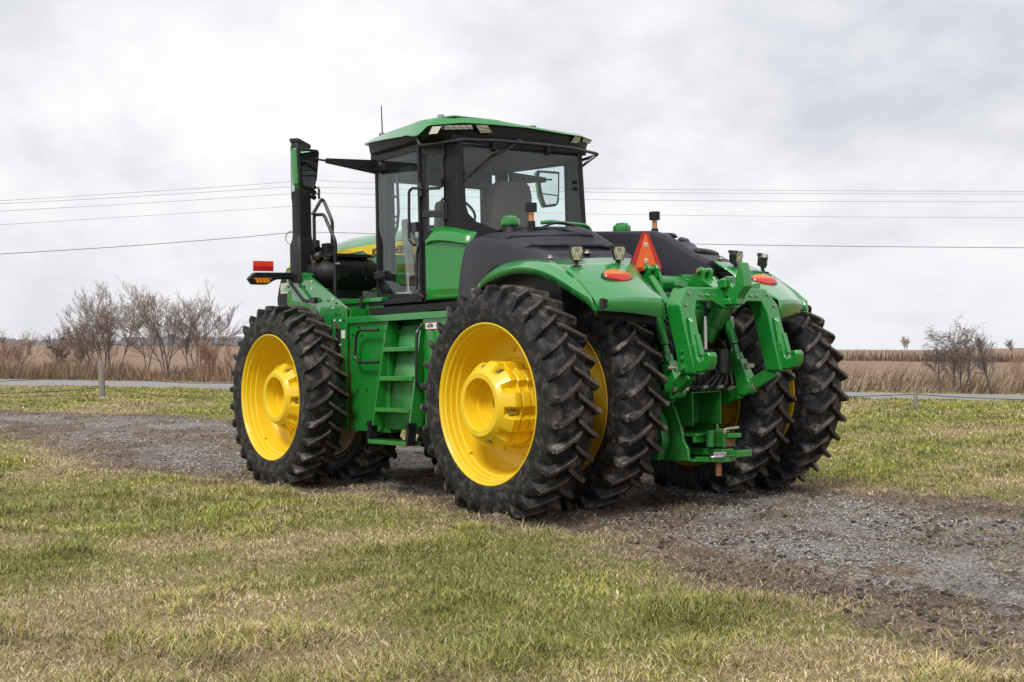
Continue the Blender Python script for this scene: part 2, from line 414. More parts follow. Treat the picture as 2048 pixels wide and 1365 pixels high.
def hub_mesh(ext, stages):
    """the stacked cast weights and hub drum that fill the dish"""
    b = MB(); f = ext
    nn = 10
    def ring(prof, notches):
        n = 120; v = []; k = len(prof)
        for j in range(n):
            t = 2*PI*j/n; ph = (t*nn/(2*PI)) % 1; msk = min(1, max(0, (.19-abs(ph-.5))/.05))
            for (y, r, d) in prof:
                rr = r-d*msk; v.append((rr*math.cos(t), y, rr*math.sin(t)))
        fs = [(j*k+i, j*k+i+1, ((j+1) % n)*k+i+1, ((j+1) % n)*k+i) for j in range(n) for i in range(k-1)]
        b.add(v, fs)
    ring([(f-.20, .07, 0), (f-.20, .15, 0), (f-.185, .155, 0), (f-.185, .185, 0), (f-.14, .19, 0), (f-.135, .21, 0), (f-.02, .216, 0), (f-.004, .222, 0), (f, .228, 0), (f, .272, 0), (f-.008, .282, 0), (f-.040, .308, 0), (f-.044, .312, .012), (f-.085, .345, .05), (f-.105, .362, .06), (f-.115, .370, .062), (f-.165, .374, .06), (f-.182, .368, .05), (f-.188, .36, .0), (f-.195, .345, .0)], nn)
    b.lathe([(f-.30, .001), (f-.30, .07), (f-.20, .07)], n=32)
    y = f-.195
    for q in range(stages):
        ring([(y, .33, .0), (y-.004, .358, .02), (y-.012, .366, .05), (y-.085, .368, .05), (y-.095, .36, .04), (y-.1, .335, .0)], nn); y -= .10
    ring([(y, .345, 0), (y-.02, .36, 0), (min(y-.05, -.11), .365, 0), (-.125, .40, 0)], nn)
    me = b.mesh('hub', [YELLOW]); me.polygons.foreach_set('use_smooth', [True]*len(me.polygons)); me.set_sharp_from_angle(angle=math.radians(30))
    bb = MB(); p = Vector((.325, f-.10, 0))
    bb.cyl(p-Vector((0, .06, 0)), p+Vector((0, .012, 0)), .017, n=6); bb.cyl(p+Vector((0, .012, 0)), p+Vector((0, .03, 0)), .010, n=8)
    return me, bb.mesh('hub_bolt', STEEL)
HUB_R = hub_mesh(.285, 2); HUB_F = hub_mesh(.150, 1)
def put(name, me, parent, loc=(0, 0, 0), rz=0):
    o = bpy.data.objects.new(name, me); COL.objects.link(o); o.parent = parent; o.location = loc; o.rotation_euler = (0, 0, rz); return o
YO, YI = 1.605, .828
for X, hb in ((0, HUB_R), (WB, HUB_F)):
    for side in (1, -1):
        for y in (YO, YI):
            w = empty('wheel', (X, side*y, ZA), TR); w.rotation_euler = (0, (X*1.7+side*.31+y) % .2, 0)
            ty = put('tyre', tyre_me, w)
            outer = y == YO
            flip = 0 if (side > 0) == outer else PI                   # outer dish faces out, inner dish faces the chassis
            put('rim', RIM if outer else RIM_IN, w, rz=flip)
            if outer:
                h = put('hub', hb[0], w, rz=0 if side > 0 else PI)
                if side > 0:
                    for k in (0, 2, 3, 5, 7, 8):
                        o = put('hub_bolt', hb[1], w); o.rotation_euler = (0, -2*PI*(k+.5)/10, 0)

# ---- axles and chassis
for X in (0, WB):
    b = MB(); b.cyl((X, -1.55, ZA), (X, 1.55, ZA), .15, n=24); b.lathe([(-.62, .02), (-.62, .17), (-.45, .24), (-.25, .33), (.25, .33), (.45, .24), (.62, .17), (.62, .02)], (X, 0, ZA), n=32)
    for s in (1, -1): b.cyl((X, s*.55, ZA), (X, s*.62, ZA), .36, n=32); b.cyl((X, s*.98, ZA), (X, s*1.45, ZA), .30, n=32)
    b.build('axle', YELLOW, TR, .01)
b = MB()
b.box(-.40, 1.35, -.27, .27, .72, 1.45); b.box(1.1, 1.9, -.30, .30, .62, 1.75); b.cyl((1.72, 0, .55), (1.72, 0, 1.85), .2)
b.box(-.45, -.2, -.5, .5, 1.50, 1.95)
b.build('rear_frame', GREEN_D, TR, .02)
b = MB()
b.box(1.85, 5.7, -.42, .42, .75, 1.75); b.box(1.95, 3.35, -1.0, 1.0, 1.72, 1.80); b.box(3.4, 6.1, -.45, .45, 1.4, 2.2); b.box(2.0, 3.3, .42, 1.1, .75, 1.70); b.box(2.0, 3.3, -1.15, -.42, .62, 1.8)
b.build('front_frame', GREEN_D, TR, .02)
b = MB(); b.box(1.4, 3.3, -.8, .8, 1.9, 1.985); b.box(1.25, 3.2, -.95, 1.02, 1.88, 1.95); b.build('cab_base', DARK, TR)

# ---- hood
XS = [3.30, 3.7, 4.3, 5.0, 5.7, 6.15, 6.36]
hw_ = lambda x: interp([3.3, 4.2, 5.0, 5.9, 6.2, 6.4], [.30, .35, .39, .45, .45, .40], x)
zc_ = lambda x: interp([3.3, 4.15, 5.0, 5.5, 6.0, 6.25, 6.4], [2.775, 2.775, 2.755, 2.715, 2.655, 2.60, 2.52], x)
zt_ = lambda x: interp([3.3, 4.7, 5.23, 5.62, 6.1, 6.3, 6.42], [2.925, 2.925, 2.91, 2.87, 2.78, 2.69, 2.56], x)
secs = []
for x in XS:
    w, c, t = hw_(x), zc_(x), zt_(x)
    L = [(w-.02, 2.02), (w, 2.1), (w, c-.012), (w-.012, c), (w*.72, c+(t-c)*.55), (w*.4, t-.012), (0, t)]
    secs.append([(x, y, z) for y, z in L]+[(x, -y, z) for y, z in L[-2::-1]])
hood = MB().loft(secs).build('hood', GREEN, TR, .006, ang=40)
b = MB(); b.prism([(6.36, 2.62-.12), (6.44, 2.36), (6.5, 2.2), (6.36, 1.62), (6.22, 1.62), (6.22, 2.50)], 'y', -.44, .44); b.build('grille', BLACKP, hood, .01)
b = MB(); b.box(6.15, 6.36, .452, .458, 2.27, 2.41); b.build('headlight', LENS_C, hood, .004)
def hoodside(px, py):
    """a point of the left hood side that shows at (px, py): walk the curved side"""
    lo = None
    for k in range(300):
        x = 3.3+k*(3.1/299); y = hw_(x)+.004; p = at(px, py, Y=y)
        e = abs(p.x-x)
        if lo is None or e < lo[0]: lo = (e, Vector((x, y, p.z)))
    return lo[1]
def strip(name, top, bot, mat, off, n=40):
    tx = [p.x for p in top]; bx = [p.x for p in bot]
    r = []
    x0, x1 = max(min(tx), min(bx)), min(max(tx), max(bx))
    so = lambda P: sorted([(p.x, p.z) for p in P])
    T, B = so(top), so(bot)
    xs = sorted(set([x0+(x1-x0)*i/n for i in range(n+1)]+[p[0] for p in T+B if x0 <= p[0] <= x1]))
    rows = [[], []]
    for x in xs:
        rows[0].append((x, hw_(x)+off, interp([p[0] for p in T], [p[1] for p in T], x))); rows[1].append((x, hw_(x)+off, interp([p[0] for p in B], [p[1] for p in B], x)))
    return MB().grid(rows).build(name, mat, hood)
top = [Vector((3.3, 0, 2.745))]+[hoodside(*q) for q in ((749, 488.5), (674, 501.7), (640, 511))]+[Vector((6.02, 0, 2.655)), Vector((6.2, 0, 2.60))]
bot = [Vector((3.3, 0, 2.565))]+[hoodside(*q) for q in ((750.4, 511.3), (738, 511.3), (725.5, 502.5), (674, 511.3), (640, 520))]+[Vector((5.98, 0, 2.62)), Vector((6.2, 0, 2.585))]
strip('stripe_outline', top, [Vector((p.x, 0, p.z-.014)) for p in bot], INK, .002)
strip('yellow_stripe', top, bot, DECALY, .004)
p0 = Vector((4.20, hw_(4.20)+.005, 2.625)); p1 = Vector((3.38, hw_(3.38)+.005, 2.612))
text_mesh('JOHN DEERE', .115, 'lettering', INK, hood, p0, p1-p0, (0, 0, 1), .004, width=(p1-p0).length, italic=.12)
p0 = hoodside(591, 551)
text_mesh('9R', .10, 'model_number', DECALY, hood, p0, (-1, -.07, 0), (0, 0, 1), .004, italic=.15)

# ---- cab
CAB = TR
def cabb(b, name, mats, parent=None, **k):
    o = b.build(name, mats, parent or CAB, **k)
    return o
def rrect(u0, u1, v0, v1, ru, rv, n=5):
    P = []
    for cu, cv, a in ((u1-ru, v1-rv, 0), (u0+ru, v1-rv, 90), (u0+ru, v0+rv, 180), (u1-ru, v0+rv, 270)):
        for k in range(n+1):
            t = math.radians(a+90*k/n); P.append((cu+ru*math.cos(t), cv+rv*math.sin(t)))
    return P
def panel(C, inner, th=.05, glass_off=.3):
    """window panel on 4 corners (bl, br, tr, tl): a frame ring round the polygon 'inner' (u, v) and the pane"""
    C = [Vector(c) for c in C]
    nrm = (C[1]-C[0]).cross(C[3]-C[0]).normalized()
    if nrm.y < 0 and abs(nrm.y) > .3: nrm = -nrm
    P = lambda u, v: C[0]*(1-u)*(1-v)+C[1]*u*(1-v)+C[2]*u*v+C[3]*(1-u)*v
    cu = sum(p[0] for p in inner)/len(inner); cv = sum(p[1] for p in inner)/len(inner)
    ang = lambda p: math.atan2(p[1]-cv, p[0]-cu)
    pts = list(inner)
    for c in ((0, 0), (1, 0), (1, 1), (0, 1)):
        a = ang(c); best = None
        for i in range(len(inner)):
            p, q = inner[i], inner[(i+1) % len(inner)]
            d = (math.cos(a), math.sin(a)); e = (q[0]-p[0], q[1]-p[1]); den = d[0]*e[1]-d[1]*e[0]
            if abs(den) < 1e-9: continue
            w = (p[0]-cu, p[1]-cv); t = (w[0]*e[1]-w[1]*e[0])/den; s = (w[0]*d[1]-w[1]*d[0])/den
            if t > 0 and -1e-6 <= s <= 1+1e-6: best = (cu+d[0]*t, cv+d[1]*t)
        if best: pts.append(best)
    pts.sort(key=ang); out = []
    for p in pts:
        d = (p[0]-cu, p[1]-cv); t = min([(1-cu)/d[0] if d[0] > 1e-9 else (-cu/d[0] if d[0] < -1e-9 else 1e9), (1-cv)/d[1] if d[1] > 1e-9 else (-cv/d[1] if d[1] < -1e-9 else 1e9)])
        out.append((cu+d[0]*t, cv+d[1]*t))
    n = len(pts); F = MB()
    v = [P(*p)+nrm*th/2 for p in out]+[P(*p)+nrm*th/2 for p in pts]+[P(*p)-nrm*th/2 for p in pts]+[P(*p)-nrm*th/2 for p in out]
    fs = [(k*n+i, k*n+(i+1) % n, ((k+1) % 4)*n+(i+1) % n, ((k+1) % 4)*n+i) for k in range(4) for i in range(n)]
    F.add(v, fs)
    G = MB().add([P(*p)+nrm*th*glass_off for p in pts], [tuple(range(n))])
    return F, G
frame = MB()
def dup_side(fn):
    for s in (1, -1): fn(s)
# left door
dF, dG = panel([(3.25, .86, 2.02), (2.14, 1.0, 1.97), (2.14, 1.0, 3.61), (3.22, .87, 3.64)], rrect(.045, .955, .055, .955, .05, .035), .05)
door = cabb(dF, 'door', BLACKP, bev=.006)
dG.build('pane', GLASS, door)
# left quarter window and its wide rear pillar
qF, qG = panel([(2.10, 1.0, 2.62), (1.92, .865, 2.66), (1.92, .865, 3.63), (2.10, 1.0, 3.61)], rrect(.12, .985, .07, .92, .08, .03), .04)
qw = cabb(qF, 'quarter_window', BLACKP, bev=.005); qG.build('pane', GLASS, qw)
# rear window
inn = [(.965, .95), (.94, .975), (.06, .975), (.035, .95), (.03, .35), (.045, .27), (.10, .20), (.27, .12), (.32, .11), (.94, .11), (.97, .15)][::1]
rF, rG = panel([(1.66, .83, 2.56), (1.70, -.85, 2.56), (1.74, -.83, 3.62), (1.74, .83, 3.62)], inn, .05)
rw = cabb(rF, 'rear_window', BLACKP, bev=.006); rG.build('pane', GLASS, rw)
# right side: front pane, quarter pane mirrored
rs = []
for C, inr in (([(3.25, -.86, 2.02), (2.14, -1.0, 1.97), (2.14, -1.0, 3.61), (3.22, -.87, 3.64)], rrect(.04, .96, .3, .955, .05, .035)), ([(2.10, -1.0, 2.62), (1.92, -.865, 2.66), (1.92, -.865, 3.63), (2.10, -1.0, 3.61)], rrect(.12, .985, .07, .92, .08, .03))):
    f_, g_ = panel(C, inr, .04); o = cabb(f_, 'side_window', BLACKP); g_.build('pane', GLASS, o)
wF, wG = panel([(3.34, .70, 2.1), (3.34, -.70, 2.1), (3.30, -.68, 3.62), (3.30, .68, 3.62)], rrect(.02, .98, .08, .86, .03, .03), .04)
ws = cabb(wF, 'windscreen', BLACKP); wG.build('pane', GLASS, ws)
b = MB()
for s in (1, -1):                                                     # pillars
    b.loft([[(1.93, s*.875, z), (1.75, s*.845, z), (1.70, s*.80, z), (1.86, s*.82, z)] for z in (2.5, 3.64)], flip=s > 0)
    b.loft([[(2.16, s*1.005, z), (2.09, s*1.005, z), (2.09, s*.94, z), (2.16, s*.94, z)] for z in (1.97, 3.62)], flip=s > 0)
    b.loft([[(3.35, s*.74, z), (3.24, s*.74, z), (3.24, s*.63, z), (3.35, s*.63, z)] for z in (2.0, 3.64)], flip=s > 0)
    b.box(3.20, 3.27, s*.80, s*.87, 2.0, 3.62)
b.box(1.72, 3.3, -.9, .9, 3.58, 3.66)
b.box(2.12, 3.26, .85, .99, 1.975, 2.03)
cabb(b, 'cab_frame', BLACKP, bev=.008)
b = MB()
for s in (1, -1): b.add([(3.35, s*.70, 2.1), (3.25, s*.85, 2.1), (3.22, s*.86, 3.6), (3.32, s*.69, 3.6)], [(0, 1, 2, 3)])
islands('corner_glass', b, GLASS, TR)
# cab lower quarter panels (green) both sides
def cab_quarter(s):
    b = MB()
    zt = [(2.11, 2.70), (2.02, 2.735), (1.85, 2.735), (1.70, 2.70), (1.45, 2.64)]
    yb = lambda x: interp([1.45, 1.75, 2.0, 2.12], [.87, .93, .99, 1.005], x)
    xs = [2.12, 2.09, 2.0, 1.9, 1.75, 1.6, 1.45]; rows = []
    for f in (0, .05, .08, .14, .17, .78, .81, .87, .91, 1.0):
        r = []
        for i, x in enumerate(xs):
            z1 = interp([q[0] for q in zt[::-1]], [q[1] for q in zt[::-1]], x); z = 1.985+(z1-1.985)*f
            inset = .03 if (.16 < f < .80 and 1 < i) else 0
            if f in (.14, .81) and i > 1: inset = -.014
            crown = -.05*max(0, f-.87)/.13
            r.append((x, s*(yb(x)-inset+crown), z-(.03*(i-3)*0)))
        rows.append(r)
    b.grid(rows); return b
for s in (1, -1): cabb(cab_quarter(s), 'side_panel', GREEN, solid=.02)
b = MB(); b.box(1.62, 1.66, -.85, .85, 1.98, 2.6); b.box(1.5, 3.3, -.9, .9, 1.95, 1.99); cabb(b, 'cab_floor', DARK)

# roof
low = [(3.66, 0, 3.80), (3.60, .55, 3.80), (3.50, .85, 3.795), (3.36, .95, 3.785), (2.85, 1.03, 3.745), (2.35, 1.10, 3.70), (2.24, 1.12, 3.695), (2.06, 1.145, 3.655), (1.97, 1.15, 3.655), (1.86, 1.10, 3.742), (1.66, .80, 3.765), (1.635, .4, 3.778), (1.625, 0, 3.785), (1.635, -.4, 3.772), (1.66, -.8, 3.768), (1.82, -1.10, 3.775), (1.95, -1.14, 3.775), (2.35, -1.10, 3.76), (3.36, -.95, 3.80), (3.50, -.85, 3.80), (3.60, -.55, 3.80)]
mid = [(3.60, 0, 3.86), (3.54, .52, 3.86), (3.45, .78, 3.86), (3.30, .88, 3.86), (2.80, .98, 3.855), (2.32, 1.04, 3.85), (2.20, 1.055, 3.85), (2.04, 1.07, 3.85), (1.96, 1.06, 3.85), (1.86, 1.00, 3.85), (1.70, .78, 3.85), (1.665, .4, 3.862), (1.655, 0, 3.838), (1.665, -.4, 3.828), (1.70, -.78, 3.822), (1.85, -1.03, 3.815), (1.98, -1.07, 3.815), (2.35, -1.04, 3.84), (3.30, -.88, 3.86), (3.45, -.78, 3.86), (3.54, -.52, 3.86)]
mid = [(x, y, z-.022) for x, y, z in mid]
topr = [((x-2.6)*.86+2.6, y*.84, z+.002) for x, y, z in mid]
topr2 = [((x-2.6)*.5+2.6, y*.5, 3.838) for x, y, z in mid]
inn_ = [((x-2.6)*.9+2.6, y*.90, z-.0) for x, y, z in low]
roof = MB().loft([inn_, low, mid, topr, topr2], caps=True)
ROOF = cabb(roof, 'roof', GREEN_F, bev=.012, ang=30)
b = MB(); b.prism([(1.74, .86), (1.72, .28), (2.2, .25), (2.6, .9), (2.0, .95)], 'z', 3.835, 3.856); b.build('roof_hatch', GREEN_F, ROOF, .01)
# black band under the roof
up_ = [((x-2.6)*.955+2.6, y*.96, z+.012) for x, y, z in low]
lo_ = [(3.40, 0, 3.60), (3.38, .5, 3.60), (3.34, .75, 3.60), (3.24, .86, 3.60), (2.8, .93, 3.60), (2.35, .98, 3.60), (2.22, 1.0, 3.60), (2.06, .99, 3.60), (1.98, .95, 3.60), (1.88, .90, 3.60), (1.74, .78, 3.60), (1.71, .4, 3.615), (1.705, 0, 3.62), (1.71, -.4, 3.615), (1.74, -.78, 3.60), (1.88, -.9, 3.60), (1.98, -.95, 3.60), (2.35, -.98, 3.60), (3.24, -.86, 3.60), (3.34, -.75, 3.60), (3.38, -.5, 3.60)]
mi_ = [tuple((a*.75+c*.25) if i < 2 else a*.35+c*.65 for i, (a, c) in enumerate(zip(p, q))) for p, q in zip(up_, lo_)]
band = cabb(MB().loft([lo_, mi_, up_]), 'roof_band', BLACKP, bev=.006)
def facing(name, mats, pts, depth, out, parent, lensmat=None, bev=.006):
    """slab whose front face is the polygon pts, thickness 'depth' away from 'out'"""
    out = Vector(out).normalized(); P = [Vector(p) for p in pts]; n = len(P)
    b = MB().add(P+[p-out*depth for p in P], [tuple(range(n)), tuple(range(n, 2*n))[::-1]]+[(i, n+i, n+(i+1) % n, (i+1) % n) for i in range(n)])
    return b
def worklight(quad, X, out, nm='work_light'):
    P = [at(px, py, X=x) for (px, py), x in zip(quad, X)]
    h = facing(nm, BLACKM, P, .06, out, CAB); o = cabb(h, nm, BLACKM, bev=.004)
    c = sum(P, Vector())/len(P); O = Vector(out).normalized()
    q = [c+(p-c)*.88+O*.004 for p in P]
    facing('lens', LENS_C, q, .012, out, CAB).build('lens', LENS_C, o)
    for f in (.36, .64):
        l = [q[0].lerp(q[3], f-.02), q[1].lerp(q[2], f-.02), q[1].lerp(q[2], f+.02), q[0].lerp(q[3], f+.02)]
        facing('lens_rib', CHROME, [p+O*.003 for p in l], .004, out, CAB).build('lens_rib', CHROME, o)
worklight([(856, 270), (875, 268), (884, 252), (864, 253)], [1.84, 1.745, 1.735, 1.83], (-1, .5, -.15))
worklight([(885, 260), (949, 259), (946, 250), (887, 251)], [1.70, 1.645, 1.64, 1.69], (-1, .12, -.15))
worklight([(960, 267), (986, 267), (975, 250), (949, 250)], [1.66, 1.655, 1.63, 1.64], (-1, .0, -.15))
worklight([(1141, 286), (1156, 288), (1164, 274), (1150, 271)], [1.69, 1.72, 1.71, 1.67], (-1, -.2, -.15))
worklight([(1163, 284), (1180, 288), (1184, 280), (1166, 275)], [1.74, 1.85, 1.85, 1.73], (-1, -.5, -.15))
worklight([(745, 296), (736, 291), (738, 285), (747, 287)], [3.36, 3.5, 3.5, 3.36], (0, 1, -.1))
# roof bits
b = MB(); p = Vector((3.33, .72, 3.87)); b.cyl(p, p+Vector((0, 0, .05)), .05, .03); b.cyl(p+Vector((0, 0, .05)), p+Vector((.01, 0, .36)), .008, .006, 8); b.build('antenna', BLACKM, ROOF)
b = MB(); p = at(1064, 252, X=1.8); b.lathe([(0, .001), (0, .05), (.02, .045), (.03, .045), (.042, .04), (.045, .001)], p-Vector((0, 0, .045)), 'z', 20); b.build('beacon_base', RUST, ROOF)
b = MB(); p = at(882, 236, X=2.0); b.lathe([(0, .001), (0, .04), (.05, .035), (.055, .001)], p-Vector((0, 0, .02)), 'z', 16); b.build('roof_vent_cap', BLUE if False else INTER_L, ROOF)
# black tube rail round the back of the roof
R1 = fillet([(2.05, 1.10, 3.66), (2.02, 1.10, 3.56), (1.60, .86, 3.582), (1.575, .45, 3.604), (1.57, -.1, 3.613), (1.585, -.6, 3.614), (1.69, -1.06, 3.60), (1.83, -.93, 3.545)], .06)
b = MB().tube(R1, .017, 10); b.tube(fillet([(1.69, -1.04, 3.60), (1.80, -.90, 3.47), (1.84, -.86, 3.44)], .04), .015, 8)
cabb(b, 'roof_rail', BLACKM)
for px, py in ((989, 290), (1097, 298)):
    p = at(px, py, X=1.70); cabb(MB().obox(p, (.05, .055, .13)), 'window_latch', BLACKP, bev=.018, seg=3)
b = MB()
for px, py in ((929.2, 346), (929.6, 359.5), (1152, 364), (1153.8, 377.4)):
    p = at(px, py, X=1.70); b.cyl(p, p-Vector((.03, 0, 0)), .02, n=14)
islands('window_bolt', b, BLACKM, rw)
b = MB(); w0 = at(1040, 283, X=1.66); w1 = at(1005, 302, X=1.655); w2 = at(941, 355, X=1.665)
b.tube([w0, w1.lerp(w2, .25)], .009, 8); b.beam(w1+Vector((-.01, 0, 0)), w2, .012, .014); b.cyl(w0+Vector((.08, 0, 0)), w0, .03)
cabb(b, 'rear_wiper', BLACKM)
# hinges, handles
for (px, py, dy) in ((893, 298, 0), (893, 423, 0)):
    b = MB(); p = at(px, py, X=1.90); b.obox(p, (.03, .05, .17), Euler((0, 0, .6)).to_matrix()); b.obox(p+Vector((.12, .10, -.02)), (.20, .035, .07), Euler((0, 0, .7)).to_matrix())
    b.cyl(p+Vector((0, .03, -.1)), p+Vector((0, .03, .1)), .018, n=10)
    cabb(b, 'window_hinge', BLACKM, bev=.006)
b = MB(); p = at(866, 377, X=1.98); b.obox(p, (.16, .03, .03), Euler((0, 0, .6)).to_matrix()); b.obox(p+Vector((-.07, -.05, .05)), (.03, .03, .1)); cabb(b, 'window_handle', BLACKM, bev=.005)
H = lambda L, Y: [at(px, py, Y=Y) for px, py in L]
b = MB(); b.tube(fillet(H([(846, 377), (824, 377), (818, 383), (818, 480), (826, 490), (830, 490)], 1.06), .03), .015, 10)
b.tube(fillet(H([(826, 462), (828, 475), (838, 492), (834, 505), (833, 585), (846, 594), (850, 594)], 1.05), .04), .015, 10)
b.obox(at(828, 455, Y=1.04), (.12, .03, .10)); b.obox(at(841, 380, Y=1.03), (.07, .03, .14))
cabb(b, 'grab_rail', BLACKM)
b = MB(); b.tube(fillet(H([(780, 338), (788, 342), (794, 355), (797, 425), (794, 458), (783, 478), (780, 500), (779, 552)], .80), .05), .016, 10)
for q, r in (((796, 395), (782, 392)), ((796, 432), (783, 438)), ((795, 445), (768, 450))): b.tube(H([q, r], .80), .012, 8)
cabb(b, 'door_inner_rail', BLACKM)
for py in (337, 551): cabb(MB().obox(at(763, py, Y=.92), (.22, .07, .085)), 'door_hinge', BLACKP, bev=.015)
# mirrors
for s in (1, -1):
    ar = MB(); i0 = Vector((3.14, s*.93, 3.50)); i1 = Vector((3.20, s*1.52, 3.535))
    ar.beam(i0, i1, .05, .15, w2=.04, h2=.05); ar.cyl(i1, i1+Vector((.02, s*.12, .01)), .012, n=8); ar.cyl(i0-Vector((0, s*.08, .09)), i0-Vector((0, s*.08, -.09)), .045, n=12)
    arm = cabb(ar, 'mirror_arm', BLACKP, bev=.01)
    # head: a tapering shell turned a little towards the driver, glass to the rear
    mc = Vector((3.31, s*1.665, 3.455)); nv = Vector((-.966, -s*.26, 0)); tv = Vector((.26, -s*.966, 0))     # tv points inwards
    out2 = [(-.15, .205), (.135, .215), (.155, .19), (.115, -.10), (.06, -.235), (-.10, -.215), (-.135, -.17)]
    ring = lambda k, dn: [mc+tv*u*k+Vector((0, 0, v*k))-nv*dn for u, v in out2]
    hd = MB().loft([ring(1.0, -.004), ring(1.02, .03)], flip=s > 0)
    hd.build('mirror_housing', BLACKP, arm, .008)
    MB().loft([ring(1.025, .031), ring(1.02, .10), ring(.86, .15)], flip=s > 0).build('mirror_shell', GREEN, arm, .02)
    pc_ = lambda L: [mc+tv*u+Vector((0, 0, v))+nv*.008 for u, v in L]
    MB().add(pc_([(-.125, .175), (.115, .185), (.13, .165), (.095, -.065), (-.115, -.085)]), [(0, 1, 2, 3, 4)]).build('mirror_glass', MIRROR, arm)
    MB().add(pc_([(-.113, -.10), (.09, -.082), (.05, -.21), (-.09, -.19)]), [(0, 1, 2, 3)]).build('mirror_glass', MIRROR, arm)
# interior
b = MB(); sx, sy = 2.12, -.10
b.loft([[(sx+.10-.10*f+.06*math.sin(f*3), sy+w, 2.55+f*.72) for w in (-hw, hw)]+[(sx-.04-.10*f, sy+w, 2.55+f*.72) for w in (hw, -hw)] for f, hw in ((0, .24), (.3, .27), (.8, .26), (.95, .22), (1, .17))])
b.box(2.1, 2.62, -.36, .16, 2.42, 2.58); b.box(2.05, 2.6, -.50, -.40, 2.66, 2.78)
cabb(b, 'driver_seat', SEATM, bev=.04, seg=3)
b = MB(); b.loft([[(2.55-.05*f, .02+w, 2.45+f*.62) for w in (.30-.02, .30+.30)]+[(2.43-.05*f, .02+w, 2.45+f*.62) for w in (.60, .28)] for f in (0, .4, .9, 1)])
cabb(b, 'passenger_seat', SEATM, bev=.05, seg=3)
b = MB(); C0 = Vector((2.98, -.05, 3.06)); ax = Vector((-.75, 0, .62)).normalized(); u = Vector((0, 1, 0)); w = ax.cross(u)
ringp = [C0+(u*math.cos(2*PI*k/28)+w*math.sin(2*PI*k/28))*.215 for k in range(28)]
b.tube(ringp, .016, 8, closed=True); b.cyl(C0-ax*.02, C0+ax*.02, .06)
for a in (0, 2.1, 4.2): b.tube([C0, C0+(u*math.cos(a)+w*math.sin(a))*.21], .014, 6)
b.tube([C0, C0-ax*.25, (3.1, -.05, 2.3)], .05, 10)
cabb(b, 'steering_wheel', INTER)
b = MB(); b.box(2.0, 2.9, -.82, -.48, 2.0, 2.72); b.box(2.3, 2.9, -.74, -.50, 2.7, 2.80); b.obox((2.75, -.62, 3.02), (.05, .30, .36), Euler((0, 0, .4)).to_matrix()); b.cyl((2.75, -.62, 2.7), (2.75, -.62, 2.95), .02); b.cyl((2.5, -.55, 2.78), (2.48, -.55, 2.92), .03)
b.box(1.72, 2.1, -.8, .8, 2.0, 2.45)
cabb(b, 'console', INTER, bev=.02)
b = MB(); b.box(1.78, 3.28, -.84, .84, 3.54, 3.585); b.box(3.16, 3.28, -.66, .66, 3.36, 3.55); b.obox((2.9, .62, 3.44), (.3, .2, .12)); cabb(b, 'headliner', INTER, bev=.02)
b = MB(); b.beam((3.05, .55, 2.05), (3.22, .50, 2.95), .10, .08); b.box(2.6, 3.1, .5, .75, 2.0, 2.12); cabb(b, 'pedal_post', INTER_L, bev=.02)
b = MB(); b.obox((2.85, .40, 2.2), (.4, .4, .22)); b.obox((2.6, .62, 2.12), (.3, .3, .2)); cabb(b, 'foot_pedals', DARK, bev=.03)
# ---- fender tanks, fenders and their flares (left built, right mirrored)
TZ = ([0, .08, .2, .30, .42, .55, .7, .85, 1.0], )
TX = lambda y, t: (1.13+(1.30-y)*.50)*(1-t)+(-.325-(1.30-y)*.20)*t
TZC = lambda t: interp([0, .02, .06, .1, .16, .24, .49, .66, .85, 1], [1.95, 2.15, 2.38, 2.47, 2.515, 2.525, 2.465, 2.392, 2.282, 2.205], t)
TZT = lambda t: interp([0, .02, .06, .12, .2, .57, .64, .72, .8, .9, 1], [2.10, 2.40, 2.58, 2.655, 2.672, 2.612, 2.60, 2.545, 2.455, 2.345, 2.255], t)
def tank_z(x, y):
    x0, x1 = TX(y, 0), TX(y, 1); t = (x0-x)/(x0-x1); a, c = TZT(t), TZC(t)
    return a+(c-a)*max(0, (y-.49)/.75)**1.25
def on_tank(px, py):
    best = None
    for k in range(220):
        y = .46+.80*k/219; p = at(px, py, Y=y); e = abs(tank_z(p.x, y)-p.z)
        if best is None or e < best[0]: best = (e, p)
    return best[1]
def tank():
    b = MB(); ts = [0, .012, .03, .05, .075]+[.1+.9*k/54 for k in range(55)]
    zc = lambda t: interp([0, .02, .06, .1, .16, .24, .49, .66, .85, 1], [1.95, 2.15, 2.38, 2.47, 2.515, 2.525, 2.465, 2.392, 2.282, 2.205], t)
    zt = lambda t: interp([0, .02, .06, .12, .2, .57, .64, .72, .8, .9, 1], [2.10, 2.40, 2.58, 2.655, 2.672, 2.612, 2.60, 2.545, 2.455, 2.345, 2.255], t)
    za = lambda t: interp([0, .12, .24, .30, .36, .44, .62, .84, 1], [1.70, 1.74, 2.05, 2.12, 2.18, 2.225, 2.255, 2.25, 2.205], t)
    secs = []
    for t in ts:
        X = lambda y: TX(y, t)
        a, c, e = zt(t), zc(t), min(za(t), zc(t)-.01)
        ev = min(1, max(0, (t-.14)*9))*min(1, max(0, (1.0-t)*14))
        def terr(y, z):                                              # moulded terraces follow the height contours
            e2 = ev*min(1, max(0, (y-.50)*12))*min(1, max(0, (1.20-y)*9)); u = (z-2.232)/.085; fl = math.floor(u); f = u-fl
            q = fl+max(0, min(1, (f-.66)/.22)); return z*(1-e2*.5)+(2.232+.085*q)*e2*.5
        top = [(y, terr(y, a+(c-a)*((y-.49)/.75)**1.25)) for y in [.50+.72*k/30 for k in range(31)]]
        P = [(.43, 1.55), (.43, a-.05), (.455, a-.012), (.49, a)]+top+[(1.265, c-.012), (1.285, max(c-.05, e+.004)), (1.30, e), (1.24, e-.02), (1.2, 1.55)]
        secs.append([(X(y), y, z) for y, z in P])
    b.loft(secs); return b
